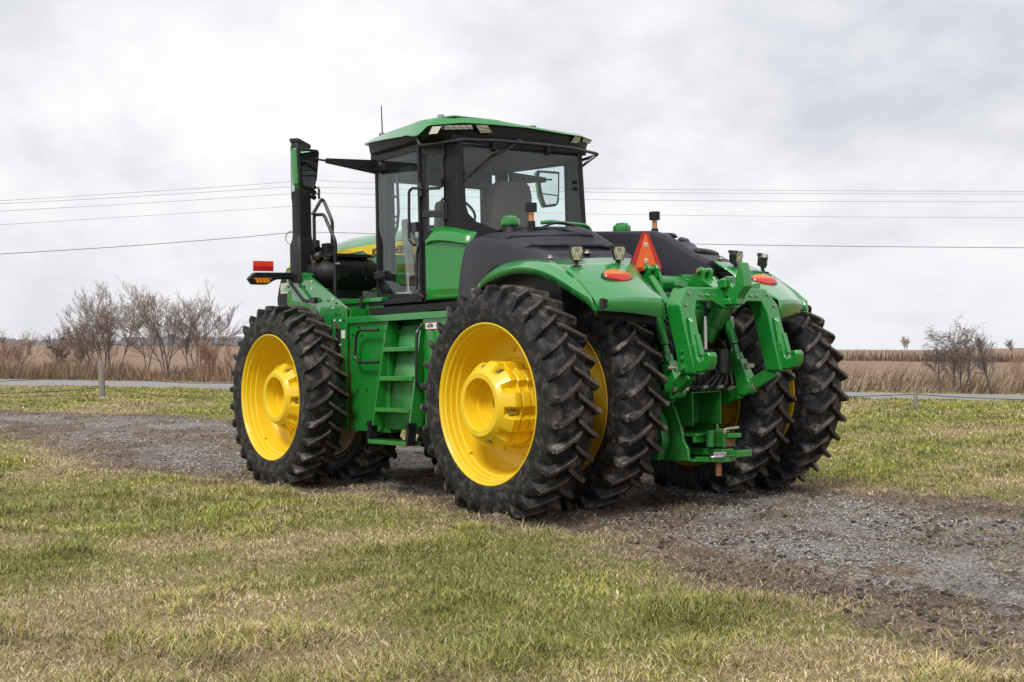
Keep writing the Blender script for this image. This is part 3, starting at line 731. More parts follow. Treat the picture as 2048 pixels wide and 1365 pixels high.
def interp3(P, n):
    """resample a polyline to n points by length"""
    P = [Vector(p) for p in P]; L = [0]
    for a, c in zip(P, P[1:]): L.append(L[-1]+(c-a).length)
    return [Vector([interp(L, [p[k] for p in P], L[-1]*i/(n-1)) for k in range(3)]) for i in range(n)]
OUT = [(-.335, 1.318, 2.212), (-.49, 1.325, 2.145), (-.627, 1.33, 2.066), (-.768, 1.33, 1.962), (-.878, 1.33, 1.858), (-.888, 1.33, 1.85), (-.905, 1.322, 1.76)]
INN = [(-.50, .52, 2.245), (-.60, .585, 2.165), (-.73, .63, 2.06), (-.90, .69, 1.96), (-1.075, .735, 1.866), (-1.085, .735, 1.858), (-1.112, .73, 1.685)]
def fender():
    b = MB(); rows = []
    for o, i in zip(OUT, INN):
        r = []
        for k in range(13):
            f = k/12; p = Vector(o).lerp(Vector(i), f); bow = math.sin(PI*f)
            r.append((p.x-.035*bow, p.y, p.z+.012*bow))
        rows.append(r)
    b.grid(rows); return b
def flare():
    B = [(.80, 1.30, 2.03), (.715, 1.305, 2.105), (.60, 1.31, 2.165), (.486, 1.315, 2.212), (.36, 1.318, 2.238), (.232, 1.32, 2.251), (.07, 1.32, 2.255), (-.091, 1.32, 2.247), (-.328, 1.32, 2.214), (-.49, 1.328, 2.147), (-.627, 1.332, 2.066), (-.768, 1.332, 1.962), (-.878, 1.332, 1.856), (-.902, 1.326, 1.765)]
    C_ = [(.665, 1.40, 2.03), (.60, 1.42, 2.065), (.48, 1.42, 2.115), (.34, 1.42, 2.147), (.219, 1.42, 2.166), (.09, 1.42, 2.176), (-.042, 1.42, 2.174), (-.17, 1.42, 2.158), (-.289, 1.42, 2.135), (-.45, 1.42, 2.08), (-.586, 1.42, 2.02), (-.74, 1.42, 1.945), (-.885, 1.385, 1.865), (-.925, 1.345, 1.775)]
    n = 34; b_, c_ = interp3(B, n), interp3(C_, n)
    g = []
    for i in range(n):
        f = i/(n-1); dn = Vector((0, -.006, -.045-.02*f))
        g.append([b_[i], b_[i].lerp(c_[i], .5)+Vector((0, .006, .012)), c_[i].lerp(b_[i], .06), c_[i], c_[i]+dn])
    return MB().grid(g)
for s in (1, -1):
    mm = (lambda q: q) if s > 0 else (lambda q: q.mirror())
    tk = mm(tank()).build('fender_tank', TANKP, TR, 0, ang=60)
    for L, r in (([(990, 463), (1030, 460.5), (1090, 459), (1130, 459.5), (1146, 464)], .024), ([(1012, 478), (1024, 474), (1060, 471.5), (1120, 470.5), (1170, 470), (1187, 473)], .027), ([(1050, 495), (1064, 491.5), (1110, 491), (1160, 491.5), (1210, 493), (1223, 497)], .024)):
        Q = fillet([on_tank(*q)+Vector((0, 0, .004)) for q in L], .1, 4); mm(MB().tube(Q, [r*.3]+[r]*(len(Q)-2)+[r*.3], 10)).build('tank_rib', TANKP, tk)
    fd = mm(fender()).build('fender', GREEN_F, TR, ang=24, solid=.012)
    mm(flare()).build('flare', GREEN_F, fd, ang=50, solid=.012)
    # under-fender liner
    li = MB(); li.grid([[(p[0]+.06, p[1]-.05, p[2]-.05) for p in OUT], [(p[0]+.09, p[1]+.02, p[2]-.05) for p in INN]]); mm(li).build('liner', DARK, fd)
    # tail light
    pc = Vector((-.722, .935*s, 2.037)); pc.x = -.725
    def lightpt(a, rr, lift):
        y = .155*rr*math.cos(a); z = .082*rr*math.sin(a)
        # slope of the fender face
        return pc+Vector((z*.77-(lift+.016)*.64, y*s, z*.64+(lift+.016)*.77))
    n = 32; b = MB()
    for rr0, rr1, l0, l1 in ((1.1, 1.1, -.05, .012), (1.1, .98, .012, .024)):
        rows = [[lightpt(2*PI*k/n, rr0, l0) for k in range(n+1)], [lightpt(2*PI*k/n, rr1, l1) for k in range(n+1)]]; b.grid(rows)
    tl = b.build('tail_light', BLACKM, TR)
    for nm, mt, a0, a1 in (('amber_lens', LENS_A, .08, PI-.08), ('red_lens', LENS_R, PI-.08, 2*PI+.08)):
        rows = [[lightpt(a0+(a1-a0)*k/16, rr, l) for k in range(17)] for rr, l in ((1.0, .022), (.93, .034), (.6, .040))]
        cen = lightpt(-PI/2, .06, .08); rows.append([cen+Vector((0, 0, 0)) if False else lightpt(a0+(a1-a0)*k/16, .02, .042) for k in range(17)])
        MB().grid(rows, flip=s < 0).build(nm, mt, tl)
    # work lights on posts
    for (y, x, z, yaw) in ((1.2, -.515, 2.268, -.50), (.757, -.566, 2.280, -.42)):
        c = Vector((x, y*s, z)); R = Euler((0, math.radians(-8), (yaw)*s)).to_matrix()
        tilt = 1
        if s < 0: R = Euler((0, math.radians(-8), (.75 if y > 1 else .10))).to_matrix()
        w, h = .062, .066
        hexa = [(-w*.78, h), (w*.78, h), (w, h*.45), (w*.62, -h), (-w*.62, -h), (-w, h*.45)]
        b = MB(); b.loft([[c+R @ Vector((-.03, p, q)) for p, q in hexa], [c+R @ Vector((.02, p*.96, q*.96)) for p, q in hexa], [c+R @ Vector((.06, p*.7, q*.7)) for p, q in hexa]])
        for k in range(5): b.obox(c+R @ Vector((.045, (k-2)*.022, .055)), (.05, .006, .03), R)
        lt = b.build('fender_work_light', BLACKM, TR, .006)
        MB().add([c+R @ Vector((-.034, p*.84, q*.84)) for p, q in hexa], [tuple(range(6))]).build('lens', LENS_F, lt)
        b = MB()
        for (yy, zz) in ((0, .034), (-.03, -.024), (.03, -.024)):
            b.cyl(c+R @ Vector((-.038, yy, zz)), c+R @ Vector((-.030, yy, zz)), .014, n=14)
        islands('light_element', b, CHROME, lt)
        b = MB(); b.beam(c+R @ Vector((.01, 0, -.06)), c+Vector((-.01, 0, -.145)), .035, .03); b.box(c.x-.03, c.x+.03, c.y-.04, c.y+.04, c.z-.125, c.z-.105); b.build('light_mount', BLACKM, lt, .004)
        b = MB(); b.box(c.x-.06, c.x+.05, c.y-.045, c.y+.045, c.z-.155, c.z-.128); b.build('light_bracket', GREEN, lt, .005)
    # bolts on the tank
    b = MB()
    for y, x in ((1.22, -.19), (.86, -.27)):
        z = 2.262 if y > 1 else 2.31
        b.lathe([(0, .001), (0, .034), (.008, .032), (.012, .018), (.03, .017), (.032, .001)], (x, y*s, z-.015), 'z', 16)
    islands('tank_fastener', b, STEEL, tk)
    # filler neck with green cap
    c = Vector((1.0, .738*s, 2.56)); b = MB(); b.lathe([(0, .11), (.04, .088), (.11, .08), (.112, .001)], c, 'z', 28); nk = b.build('filler_neck', BLACKP, TR, ang=30)
    b = MB(); b.lathe([(.105, .001), (.105, .092), (.12, .096), (.165, .092), (.175, .082), (.176, .001)], c, 'z', 28); b.tube([c+Vector((-.05, -.04, .185)), c+Vector((0, 0, .195)), c+Vector((.04, .05, .185))], .012, 6); cp = b.build('filler_cap', GREEN, nk, ang=30)
    c = Vector((.58, .806*s, 2.50)); b = MB(); b.lathe([(0, .001), (0, .038), (.165, .036), (.167, .02), (.168, .001)], c, 'z', 20)
    b.lathe([(.255, .001), (.255, .055), (.33, .056), (.338, .05), (.34, .001)], c, 'z', 24)
    dp = islands('breather', b, BLACKP, TR, ang=30)[0]
    MB().cyl(c+Vector((0, 0, .16)), c+Vector((0, 0, .26)), .026, n=16).build('copper_neck', COPPER, dp)
# connector box on the left fender's edge
c = at(1208, 607.5, X=-.925); b = MB(); b.obox(c, (.03, .10, .085), Euler((0, 0, .32)).to_matrix()); cb = b.build('connector_socket', BLACKM, TR, .006)
b = MB()
for dz in (.02, -.02): b.obox(c+Vector((-.02, 0, dz)), (.01, .055, .024), Euler((0, 0, .32)).to_matrix())
b.build('socket_insert', DARK, cb)
# black inner wall between the tanks and clutter behind the hitch
b = MB(); b.box(.25, .32, -.44, .44, 1.6, 2.35); b.box(1.3, 1.4, -.5, .5, 1.9, 2.6)
islands('rear_bulkhead', b, DARK, TR)
b = MB(); b.tube(fillet([at(1083, 446, X=1.3), at(1100, 444, X=1.3), at(1170, 451, X=1.3), at(1180, 458, X=1.3), at(1181, 470, X=1.3)], .04), .02, 10); b.build('tank_handrail', GREEN, TR)
b = MB(); b.tube(fillet([at(1085, 455, X=1.0), at(1105, 447, X=1.0), at(1125, 446, X=1.0), at(1150, 452, X=1.0)], .05), .012, 8); b.build('rear_hose', HOSE, TR)
# slow moving vehicle triangle
def smv():
    Xp = -.56; y0 = .425; zt_, zb = 2.475, 2.135
    tri = lambda k, cut: [(-.20*k, 0), (.20*k, 0), (0, .345*k)]
    root = MB(); outer = [(y0+.04, zt_+.005), (y0-.04, zt_+.005), (y0-.205, zb+.03), (y0-.175, zb-.015), (y0+.175, zb-.015), (y0+.205, zb+.03)]
    root.prism(outer, 'x', Xp, Xp+.004); o = root.build('slow_vehicle_sign', INK, TR)
    outr = [(y0+(y-y0)*.96, (z-2.29)*.965+2.29) for y, z in outer]
    MB().add([(Xp-.003, y, z) for y, z in outr], [tuple(range(6))]).build('red_border', REDREF, o)
    MB().add([(Xp-.006, y0-.135, zb+.022), (Xp-.006, y0+.135, zb+.022), (Xp-.006, y0+.012, zt_-.02), (Xp-.006, y0-.012, zt_-.02)], [(0, 1, 2, 3)]).build('orange_triangle', ORANGE, o)
    b = MB(); c2 = MB()
    for z in (2.365, 2.222):
        b.cyl((Xp-.007, y0, z), (Xp-.010, y0, z), .022, n=20); c2.cyl((Xp-.010, y0, z), (Xp-.016, y0, z), .009, n=8)
    islands('sign_washer', b, WHITE, o); islands('sign_bolt', c2, STEEL, o)
    b = MB(); b.box(Xp+.01, Xp+.04, y0-.03, y0+.03, 1.9, 2.42); b.build('sign_post', BLACKM, o)
smv()
# ---- three point hitch
sh = lambda x, y, z: (x+(z-1.95)*.235, y, z)
b = MB()
halfo = [(.50, 1.955), (.625, 1.80), (.625, 1.71), (.60, 1.22), (.53, 1.205), (.475, 1.22), (.455, 1.735), (.41, 1.835), (.225, 1.835), (.10, 1.775)]
poly = halfo[:]+[(-y, z) for y, z in halfo[::-1]]
b.prism(poly, 'x', -1.14, -.96); b.warp(sh); qh = b.build('quick_coupler', GREEN, TR, .014, seg=2)
b = MB()
for s in (1, -1):
    y0, y1 = (s*.50, s*.60) if True else 0
    b.loft([[(-1.15, s*.51, 1.70), (-1.15, s*.58, 1.70), (-1.15, s*.60, 1.38), (-1.15, s*.49, 1.38)], [(-1.19, s*.53, 1.66), (-1.19, s*.56, 1.66), (-1.20, s*.575, 1.40), (-1.20, s*.515, 1.40)]], flip=s > 0)
b.warp(sh); islands('coupler_rib', b, GREEN, qh, bev=.01)
for s in (1, -1):
    hk = [(-1.24, 1.47), (-1.305, 1.47), (-1.325, 1.39), (-1.335, 1.35), (-1.365, 1.322), (-1.40, 1.335), (-1.41, 1.37), (-1.405, 1.395), (-1.455, 1.40), (-1.475, 1.37), (-1.47, 1.30), (-1.44, 1.255), (-1.38, 1.23), (-1.24, 1.235)]
    b = MB().prism(hk, 'y', s*.50, s*.60); hook = b.build('coupler_hook', GREEN, qh, .014)
    b = MB(); b.beam((-1.29, s*.55, 1.55), (-1.345, s*.55, 1.37), .05, .025); b.beam((-1.26, s*.55, 1.48), (-1.26, s*.55, 1.62), .025, .02); b.build('hook_latch', GREEN, hook, .005)
    b = MB(); b.loft([[(-1.02+.0, s*.632, 1.44), (-1.06, s*.632, 1.45), (-1.10, s*.632, 1.25), (-1.04, s*.632, 1.22), (-.99, s*.632, 1.25)], [(-1.02, s*.645, 1.44), (-1.06, s*.645, 1.45), (-1.10, s*.645, 1.25), (-1.04, s*.645, 1.22), (-.99, s*.645, 1.25)]]); b.warp(lambda x, y, z: (x+(z-1.95)*.16, y-(.04*s if z < 1.5 else 0), z))
    for z, r in ((1.27, .028), (1.35, .02), (1.41, .016)): b.cyl((-1.17, s*.60, z), (-1.17, s*.625, z), r, n=14)
    b.build('pin_plate', GREEN, qh, .004)
    b = MB(); p = at(*((1362, 569) if s > 0 else (1508, 573)), X=-1.02); b.obox(p, (.05, .12, .05), Euler((.2*s, 0, 0)).to_matrix()); b.build('coupler_tab', GREEN, qh, .006)
tk_ = [(-1.06, 2.02), (-1.18, 2.055), (-1.215, 2.05), (-1.225, 1.985), (-1.25, 1.955), (-1.275, 1.975), (-1.285, 2.05), (-1.325, 2.165), (-1.35, 2.165), (-1.385, 2.03), (-1.39, 1.95), (-1.33, 1.90), (-1.30, 1.86), (-1.30, 1.80), (-1.17, 1.79), (-1.18, 1.87), (-1.08, 1.93)]
b = MB().prism(tk_, 'y', -.045, .055); b.box(-1.21, -1.13, -.09, .10, 1.95, 2.03); b.box(-1.25, -1.12, -.06, .09, 1.80, 1.86); b.build('top_hook', GREEN, qh, .014)
# lift arms, links, draft arms
b = MB()
for s in (1, -1):
    b.beam((-.20, s*.40, 2.06), (-.60, s*.40, 2.02), .07, .16); b.beam((-.55, s*.40, 2.05), (-.80, s*.43, 1.78), .07, .15)
b.cyl((-.25, -.5, 2.05), (-.25, .5, 2.05), .07)
b.build('lift_arm', GREEN, TR, .015)
for s in (1, -1):
    t0 = Vector((-.70, s*.435, 1.74)); t1 = Vector((-.93, s*.455, 1.08)); q = t0.lerp(t1, .42); r = t0.lerp(t1, .55)
    b = MB(); b.tube([t0, q], .042, 18); b.tube([q, r], .030, 14); b.tube([r, t0.lerp(t1, .66)], .05, 18)
    b.beam(t0.lerp(t1, .64), t1, .09, .10, up=(1, 0, 0), w2=.11, h2=.17); b.ball(t0, .06); b.cyl(t1-Vector((0, .06, 0)), t1+Vector((0, .06, 0)), .085, n=20)
    lk = b.build('lift_link', GREEN, TR, .008)
    b = MB()
    for f in (.72, 1.0):
        c = t0.lerp(t1, f); b.cyl(c+Vector((-.05, s*.09, 0)), c+Vector((-.075, -.07, 0)), .022, n=10)
        b.cyl(c+Vector((-.09, -.0, 0)), c+Vector((-.05, 0, 0)), .028, n=12)
    islands('link_pin', b, STEEL, lk)
    b = MB(); b.beam((-.35, s*.34, .86), (-.86, s*.45, 1.03), .075, .13); b.beam((-.86, s*.45, 1.03), (-1.20, s*.545, 1.22), .075, .11)
    da = b.build('draft_arm', GREEN_D, TR, .012)
    b = MB(); a0 = Vector((-.92, s*.42, 1.07)); a1 = Vector((-1.14, s*.49, 1.185)); b.beam(a0+Vector((0, -.045 if s < 0 else .045, 0)), a1+Vector((0, -.045 if s < 0 else .045, 0)), .008, .06); b.build('arm_web', GREEN, da, .003)
# upper link anchor with pins (two forks)
for y in (-.12, .38):
    b = MB()
    for dy in (-.05, .05):
        if y < 0: b.prism([(-.55, 1.90), (-.60, 2.02), (-.72, 2.14), (-.76, 2.165), (-.80, 2.14), (-.80, 2.10), (-.78, 2.02), (-.78, 1.90)], 'y', y+dy-.018, y+dy+.018)
        else: b.prism([(-.45, 2.02), (-.52, 2.13), (-.56, 2.19), (-.60, 2.19), (-.63, 2.15), (-.61, 2.05), (-.58, 2.0)], 'y', y+dy-.018, y+dy+.018)
    x, z = (-.755, 2.13) if y < 0 else (-.575, 2.15)
    b.cyl((x, y-.09, z), (x, y+.09, z), .026); ul = b.build('link_bracket', GREEN, TR, .008)
    MB().cyl((x, y+.09, z), (x, y+.094, z), .018).build('pin_end', COPPER, ul)
    if y > 0: MB().tube(fillet([(x-.02, y-.06, z), (x-.06, y-.07, z-.1), (x-.055, y-.075, z-.2), (x-.03, y-.08, z-.23), (x-.05, y-.085, z-.26)], .03), .018, 8).build('link_clevis', GREEN, ul)
b = MB(); b.beam((-.75, -.12, 2.0), (-1.02, 0, 1.90), .10, .14); b.beam((-.55, -.28, 2.02), (-1.0, -.30, 1.93), .05, .10); b.build('top_link', GREEN, TR, .012)
# lift cylinders
for y in (.08, -.28):
    b = MB(); p, q = Vector((-.72, y-.10, 1.80)), Vector((-.58, y-.03, 1.50)); m = p.lerp(q, .55)
    b.tube([p, m], .085, 24); b.tube([p+Vector((0, 0, .03)), p], .05, 16)
    b.tube([m, q], .07, 24); cy = b.build('lift_cylinder', GREEN, TR, .008)
    MB().tube([Vector((-.72, y-.22, 1.72)), Vector((-.72, y-.22, 1.40))], .025, 14).build('cylinder_rod', CHROME, cy)
    MB().tube([Vector((-.72, y-.22, 1.40)), Vector((-.72, y-.22, 1.18))], .06, 16).build('rod_end', GREEN_D, cy, .01)
# valve block, hoses
b = MB(); b.box(-.80, -.5, -.25, .15, 1.05, 1.42); b.cyl((-.85, -.22, 1.2), (-.85, -.22, 1.42), .05); b.cyl((-.84, -.10, 1.3), (-.80, -.10, 1.3), .07)
for k in range(6): b.cyl((-.83, -.2+.05*(k % 3), 1.08+.06*(k//3)), (-.80, -.2+.05*(k % 3), 1.08+.06*(k//3)), .016, n=6)
vb = b.build('valve_block', BLACKM, TR, .012)
b = MB(); rg = random.Random(3)
for k in range(16):
    y = .15+.3*rg.random(); z = 1.2+.55*rg.random()
    b.tube(fillet([(-.45, y, z), (-.56-.1*rg.random(), y+.05, z-.05), (-.58, y-.1*rg.random(), z-.25), (-.45, y-.05, z-.33)], .06), .013, 7)
for k in range(8):
    y = .34-.66*rg.random()
    b.tube(fillet([(-.5, y, 1.1), (-.80, y*.8, 1.07+.04*rg.random()), (-.86, y*.6-.1, 1.05), (-.6, y*.3-.2, 1.06)], .08), .012, 7)
for k in range(5): b.tube(fillet([(-.86, -.3+.1*k, 1.06), (-.90, -.3+.09*k, 1.10), (-.80, -.36, 1.30), (-.75, -.36, 1.5)], .08), .011, 7)
islands('hydraulic_hose', b, HOSE, TR)
b = MB()
for k in range(7): b.cyl((-.55-.05*rg.random(), .22+.25*rg.random(), 1.3+.45*rg.random()), (-.50, .25+.2*rg.random(), 1.3+.45*rg.random()), .022, n=10)
for (y, z) in ((-.1, 1.075), (.1, 1.08), (-.25, 1.06)): b.cyl((-.9, y, z), (-.88, y-.08, z+.01), .02, n=8)
islands('hose_fitting', b, STEEL, TR)
b = MB(); b.cyl(at(1339, 689, X=-.55), at(1345, 687, X=-.55), .03, n=10); b.obox(at(1341, 691, X=-.56), (.04, .06, .05)); b.build('hydraulic_coupler', BLUE, TR, .006)
b = MB()
for k in range(5): b.obox((-.50, .30+.0*k, 1.55+.07*k), (.16, .22, .035))
islands('remote_valve', b, DARK, TR, bev=.008)
# bolts and grease points on the coupler, more hoses beside it
b = MB()
for s in (1, -1):
    for y, z in ((.56, 1.80), (.50, 1.90), (.35, 1.89), (.28, 1.89)): b.cyl((-1.14+(z-1.95)*.235, s*y, z), (-1.158+(z-1.95)*.235, s*y, z), .014, n=6)
islands('coupler_bolt', b, STEEL, qh)
b = MB(); rg = random.Random(12)
for k in range(10):
    y = .30+.16*rg.random(); z = 1.30+.42*rg.random(); e = rg.random()
    b.tube(fillet([(-.50, y, z), (-.66-.08*e, y+.04, z+.02), (-.74-.1*e, y-.02, z-.12), (-.70, y-.10, z-.30), (-.55, y-.14, z-.36)], .08), .010+.005*e, 7)
for k in range(4):
    y = -.22+.11*k+.04*rg.random(); e = rg.random(); g_ = rg.random()
    b.tube(fillet([(-.62, y, 1.35+.1*e), (-.80-.05*e, y-.05*g_, 1.33-.1*g_), (-.86, y-.10*e, 1.18), (-.80, y-.18*g_, 1.08), (-.66, y-.10, 1.04)], .10), .008+.006*e, 7)
islands('hydraulic_hose', b, HOSE, TR)
# PTO guard
b = MB(); b.box(-.86, -.5, .172, .185, .745, 1.04); b.box(-.86, -.5, -.185, -.172, .745, 1.04); b.box(-.86, -.5, -.185, .185, 1.035, 1.047); b.box(-.60, -.585, -.17, .17, .75, 1.03)
pg = b.build('shaft_guard', GREEN_D, TR, .004)
MB().cyl((-.60, .03, .92), (-.67, .03, .92), .022, n=10).build('shaft_stub', RUST, pg); MB().cyl((-.60, -.03, .89), (-.64, -.03, .89), .018, n=10).build('bolt', STEEL, pg)
# drawbar support and drawbar
b = MB()
for s in (1, -1):
    sp = [(-.40, 1.0), (-.62, .98), (-.70, .90), (-.76, .76), (-.80, .62), (-.85, .55), (-.86, .44), (-.45, .42)]
    b.prism(sp, 'y', s*.215, s*.245)
    b.prism([(-.30, .98), (-.52, .95), (-.63, .80), (-.66, .60), (-.58, .44), (-.30, .42)], 'y', s*.275, s*.36)
    b.cyl((-.45, s*.36, .62), (-.45, s*.40, .62), .07)
b.box(-.93, -.4, -.215, .215, .655, .685); b.box(-.90, -.45, -.22, .22, .43, .455); b.box(-.91, -.88, -.215, .215, .60, .655)
ds_ = b.build('drawbar_support', GREEN, TR, .008)
b = MB(); b.box(-1.10, -.3, -.07, .07, .485, .545); b.prism([(-.95, .16), (-1.08, .10), (-1.12, 0), (-1.08, -.13), (-.95, -.2), (-.85, -.2), (-.85, .16)], 'z', .43, .475)
b.box(-1.22, -.98, -.18, .01, .475, .535)
b.box(-1.10, -.93, -.10, .05, .56, .66); b.prism([(-.90, .07), (-1.13, .02), (-1.17, -.10), (-1.10, -.16), (-.90, -.12)], 'z', .64, .68)
b.cyl((-.98, .09, .56), (-.98, .09, .71), .035); b.cyl((-.96, .03, .60), (-.96, .03, .71), .035); b.box(-1.02, -.98, -.06, .05, .68, .72)
db = b.build('drawbar', GREEN, TR, .008)
b = MB(); b.cyl((-1.04, .06, .31), (-1.04, .06, .44), .028, n=20); b.build('drawbar_pin', RUST, db)
b = MB(); b.obox((-1.05, .07, .505), (.10, .12, .035), Euler((0, 0, -.5)).to_matrix())
lp = [Vector((-1.05, .06, .482))+Vector((math.cos(t)*.055, math.sin(t)*.11, 0)) for t in [2*PI*k/20 for k in range(20)]]
b.tube(lp, .010, 8, closed=True); b.build('pin_handle', CHROME, db, .006)
b = MB(); b.tube(fillet([(-1.06, .0, .62), (-1.06, .0, .715), (-1.10, -.14, .725)], .03), .014, 10); b.build('bent_pin', STEEL, db)
b = MB(); b.box(-1.105, -1.102, -.08, .03, .57, .65); b.build('rust_patch', RUST, db)

# ---- left side between the axles
def platepts(L, Y): return [(lambda p: (p.x, p.z))(at(px, py, Y=Y)) for px, py in L]
b = MB(); b.prism(platepts([(590, 548), (611.3, 545.7), (662.5, 588.9), (692.6, 616.7), (694, 862.5), (683.6, 861), (683.6, 824), (675, 728), (655, 662), (632, 615.5), (615.7, 608), (583.4, 602), (583.4, 584), (565, 582.3), (579, 562.5)], 1.23), 'y', 1.205, 1.23)
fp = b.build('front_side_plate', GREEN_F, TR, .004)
b = MB(); b.prism(platepts([(590, 548), (611.3, 545.7), (617, 551), (579, 562.5)], 1.23), 'y', 1.15, 1.236); b.box(3.29, 3.31, 1.0, 1.2, .62, 1.95); islands('plate_flange', b, GREEN, fp, bev=.004)
b = MB(); c2 = MB()
for px, py in ((577.5, 574), (601.4, 574), (609, 573.5), (642.5, 602), (656.6, 602), (672.8, 607.3), (665.8, 641), (680, 629.5), (673, 629.5), (688.5, 640.8), (664.5, 659), (686, 659), (680, 740), (681.5, 700), (686, 790)):
    p = at(px, py, Y=1.23); b.cyl(p, p+Vector((0, .012, 0)), .011, n=8)
for px, py in ((624.2, 563.5), (624.2, 577.8), (666.6, 598.9), (666.6, 616.5), (669.7, 641.8), (681.2, 641.8), (681, 690)):
    p = at(px, py, Y=1.23); c2.cyl(p, p+Vector((0, .012, 0)), .012, n=10)
islands('plate_bolt', b, BLACKM, fp); islands('plate_rivet', c2, WHITE, fp)
b = MB(); p = at(676, 672, Y=1.23); b.box(p.x-.05, p.x+.045, 1.226, 1.234, p.z-.20, p.z+.08); b.build('switch_recess', DARK, fp)
b = MB(); p = at(674, 652, Y=1.23); b.box(p.x-.02, p.x+.02, 1.234, 1.25, p.z-.03, p.z+.03); b.build('isolator_switch', RUST, fp)
b = MB(); p = at(686.5, 669, Y=1.23); b.box(p.x-.04, p.x+.035, 1.231, 1.234, p.z-.045, p.z+.045); b.build('label', WHITE, fp)
# toolbox, deck, tank panel
b = MB(); b.box(2.97, 3.95, .55, .98, 1.80, 2.04); tbx = b.build('toolbox', GREEN_D, TR, .006)
b = MB(); b.box(2.95, 3.95, .52, 1.01, 2.015, 2.062); b.build('toolbox_lid', GREEN, tbx, .008)
b = MB(); p = at(724, 612, Y=1.01); b.box(p.x-.02, p.x+.02, .985, 1.03, p.z-.08, p.z+.10); b.build('latch', BLACKM, tbx, .004)
b = MB(); b.box(2.05, 2.95, .6, 1.0, 1.80, 1.93); b.build('deck_box', GREEN_D, TR, .006)
b = MB(); b.box(1.35, 3.285, .9, 1.25, 1.838, 1.852); b.box(1.35, 3.285, 1.238, 1.252, 1.785, 1.852); b.build('deck', GREEN, TR, .004)
b = MB(); b.prism([(3.29, 1.22), (3.10, 1.22), (2.50, 1.22), (2.50, 1.10), (3.29, 1.10)], 'z', .62, 1.83)
sp = b.build('fuel_tank_panel', GREEN, TR, .006)
b = MB(); b.loft([[(3.28, 1.222, z), (x1, 1.235, z), (x1-.06, 1.222, z)] for z, x1 in ((.61, 3.20), (1.1, 3.24), (1.45, 3.27))]); b.build('panel_crease', GREEN, sp)
b = MB()
for px, py in ((697, 675), (707, 670), (724, 671), (697.5, 731), (698, 782), (716.5, 781), (734, 780), (718, 655)):
    p = at(px, py, Y=1.225); b.cyl(p, p+Vector((0, .012, 0)), .010, n=8)
islands('panel_bolt', b, BLACKM, sp)
b = MB(); b.box(1.40, 1.84, 1.0, 1.22, .66, 1.80); rp = b.build('rear_side_panel', GREEN, TR, .006)
b = MB(); p = at(862, 650, Y=1.225); p.x = 1.65; p.z -= .01; b.box(p.x-.12, p.x+.14, 1.222, 1.225, p.z-.036, p.z+.036); st = b.build('warning_sticker', WHITE, rp)
b = MB(); 
for x0, x1, z0, z1 in ((-.12, .14, .030, .036), (-.12, .14, -.036, -.030), (.134, .14, -.036, .036), (-.12, -.114, -.036, .036)): b.box(p.x+x0, p.x+x1, 1.2252, 1.2262, p.z+z0, p.z+z1)
b.build('sticker_border', REDLINE, st)
b = MB(); Y = 1.2265
for (x, z, r) in ((.08, .008, .011), (.04, .0, .014), (.01, .005, .011), (.03, .016, .008), (.10, -.002, .009)): b.cyl((p.x+x, 1.2255, p.z+z), (p.x+x, Y, p.z+z), r, n=12)
b.obox((p.x+.05, 1.226, p.z-.010), (.10, .001, .009)); b.obox((p.x+.05, 1.226, p.z+.008), (.014, .001, .045), Euler((0, .7, 0)).to_matrix())
b.build('sticker_pictogram', INK, st)
# ladder
XL0, XL1 = 2.50, 1.84
yl = lambda z: 1.25+(1.73-z)*.12
xl = lambda z: interp([.70, 1.73], [2.60, 2.49], z); xr = lambda z: interp([.70, 1.73], [1.90, 1.83], z)
b = MB()
for xx, w in ((xl, .03), (xr, .03)):
    b.loft([[(xx(z)-.012, yl(z), z), (xx(z)+.012, yl(z), z), (xx(z)+.012, yl(z)-.16, z), (xx(z)-.012, yl(z)-.16, z)] for z in (.70, 1.74)])
ld = empty('ladder', (0, 0, 0), TR); islands('ladder_rail', b, GREEN, ld, bev=.004)
riser = paint('scuffed_green_riser', (.05, .26, .075), .45, .1, .5, dirtcol=(.28, .33, .20))
b = MB(); z0, z1 = .66, 1.73; b.add([(xl(z0)-.06, yl(z0)-.15, z0), (xr(z0)+.05, yl(z0)-.15, z0), (xr(z1)+.05, yl(z1)-.15, z1), (xl(z1)-.08, yl(z1)-.15, z1)], [(0, 1, 2, 3)]); b.build('riser', riser, ld, solid=.006)
for z in (1.50, 1.20, .88):
    b = MB(); y = yl(z); n = 10; out = []
    for k in range(n+1):
        f = k/n; out.append((xl(z)-.02+(xr(z)-xl(z)+.04)*f, y+.015-.02*math.sin(PI*f)))
    b.prism(out+[(xr(z)+.02, y-.17), (xl(z)-.02, y-.17)], 'z', z-.035, z+.012)
    stp = b.build('step', GREEN, ld, .006)
    c2 = MB()
    for dx in (-.05, 0, .05):
        for dz in (-.07, -.095): c2.cyl((xr(z)+.25+dx, y-.15, z+dz), (xr(z)+.25+dx, y-.135, z+dz), .012, n=8)
    islands('step_bolt', c2, STEEL, ld)
b = MB(); y = 1.38; n = 8; out = [(2.63-.72*k/n, y+.03-.015*math.sin(PI*k/n)) for k in range(n+1)]; b.prism(out+[(1.92, y-.16), (2.63, y-.16)], 'z', .515, .56); bs_ = b.build('bottom_step', GREEN, ld, .006)
b = MB()
for x in (2.645, 1.905): b.beam((x, 1.335, .74), (x, 1.36, .52), .05, .10, up=(0, 1, 0)); b.box(x-.03, x+.03, 1.30, 1.40, .70, .75)
islands('step_hanger', b, BLACKP, ld, bev=.008)
b = MB(); L = [(756, 660.5), (720, 660.5), (712.5, 669), (709.3, 714), (716, 725.5), (756, 725)]; b.tube(fillet([at(px, py, Y=1.31) for px, py in L], .05), .016, 10)
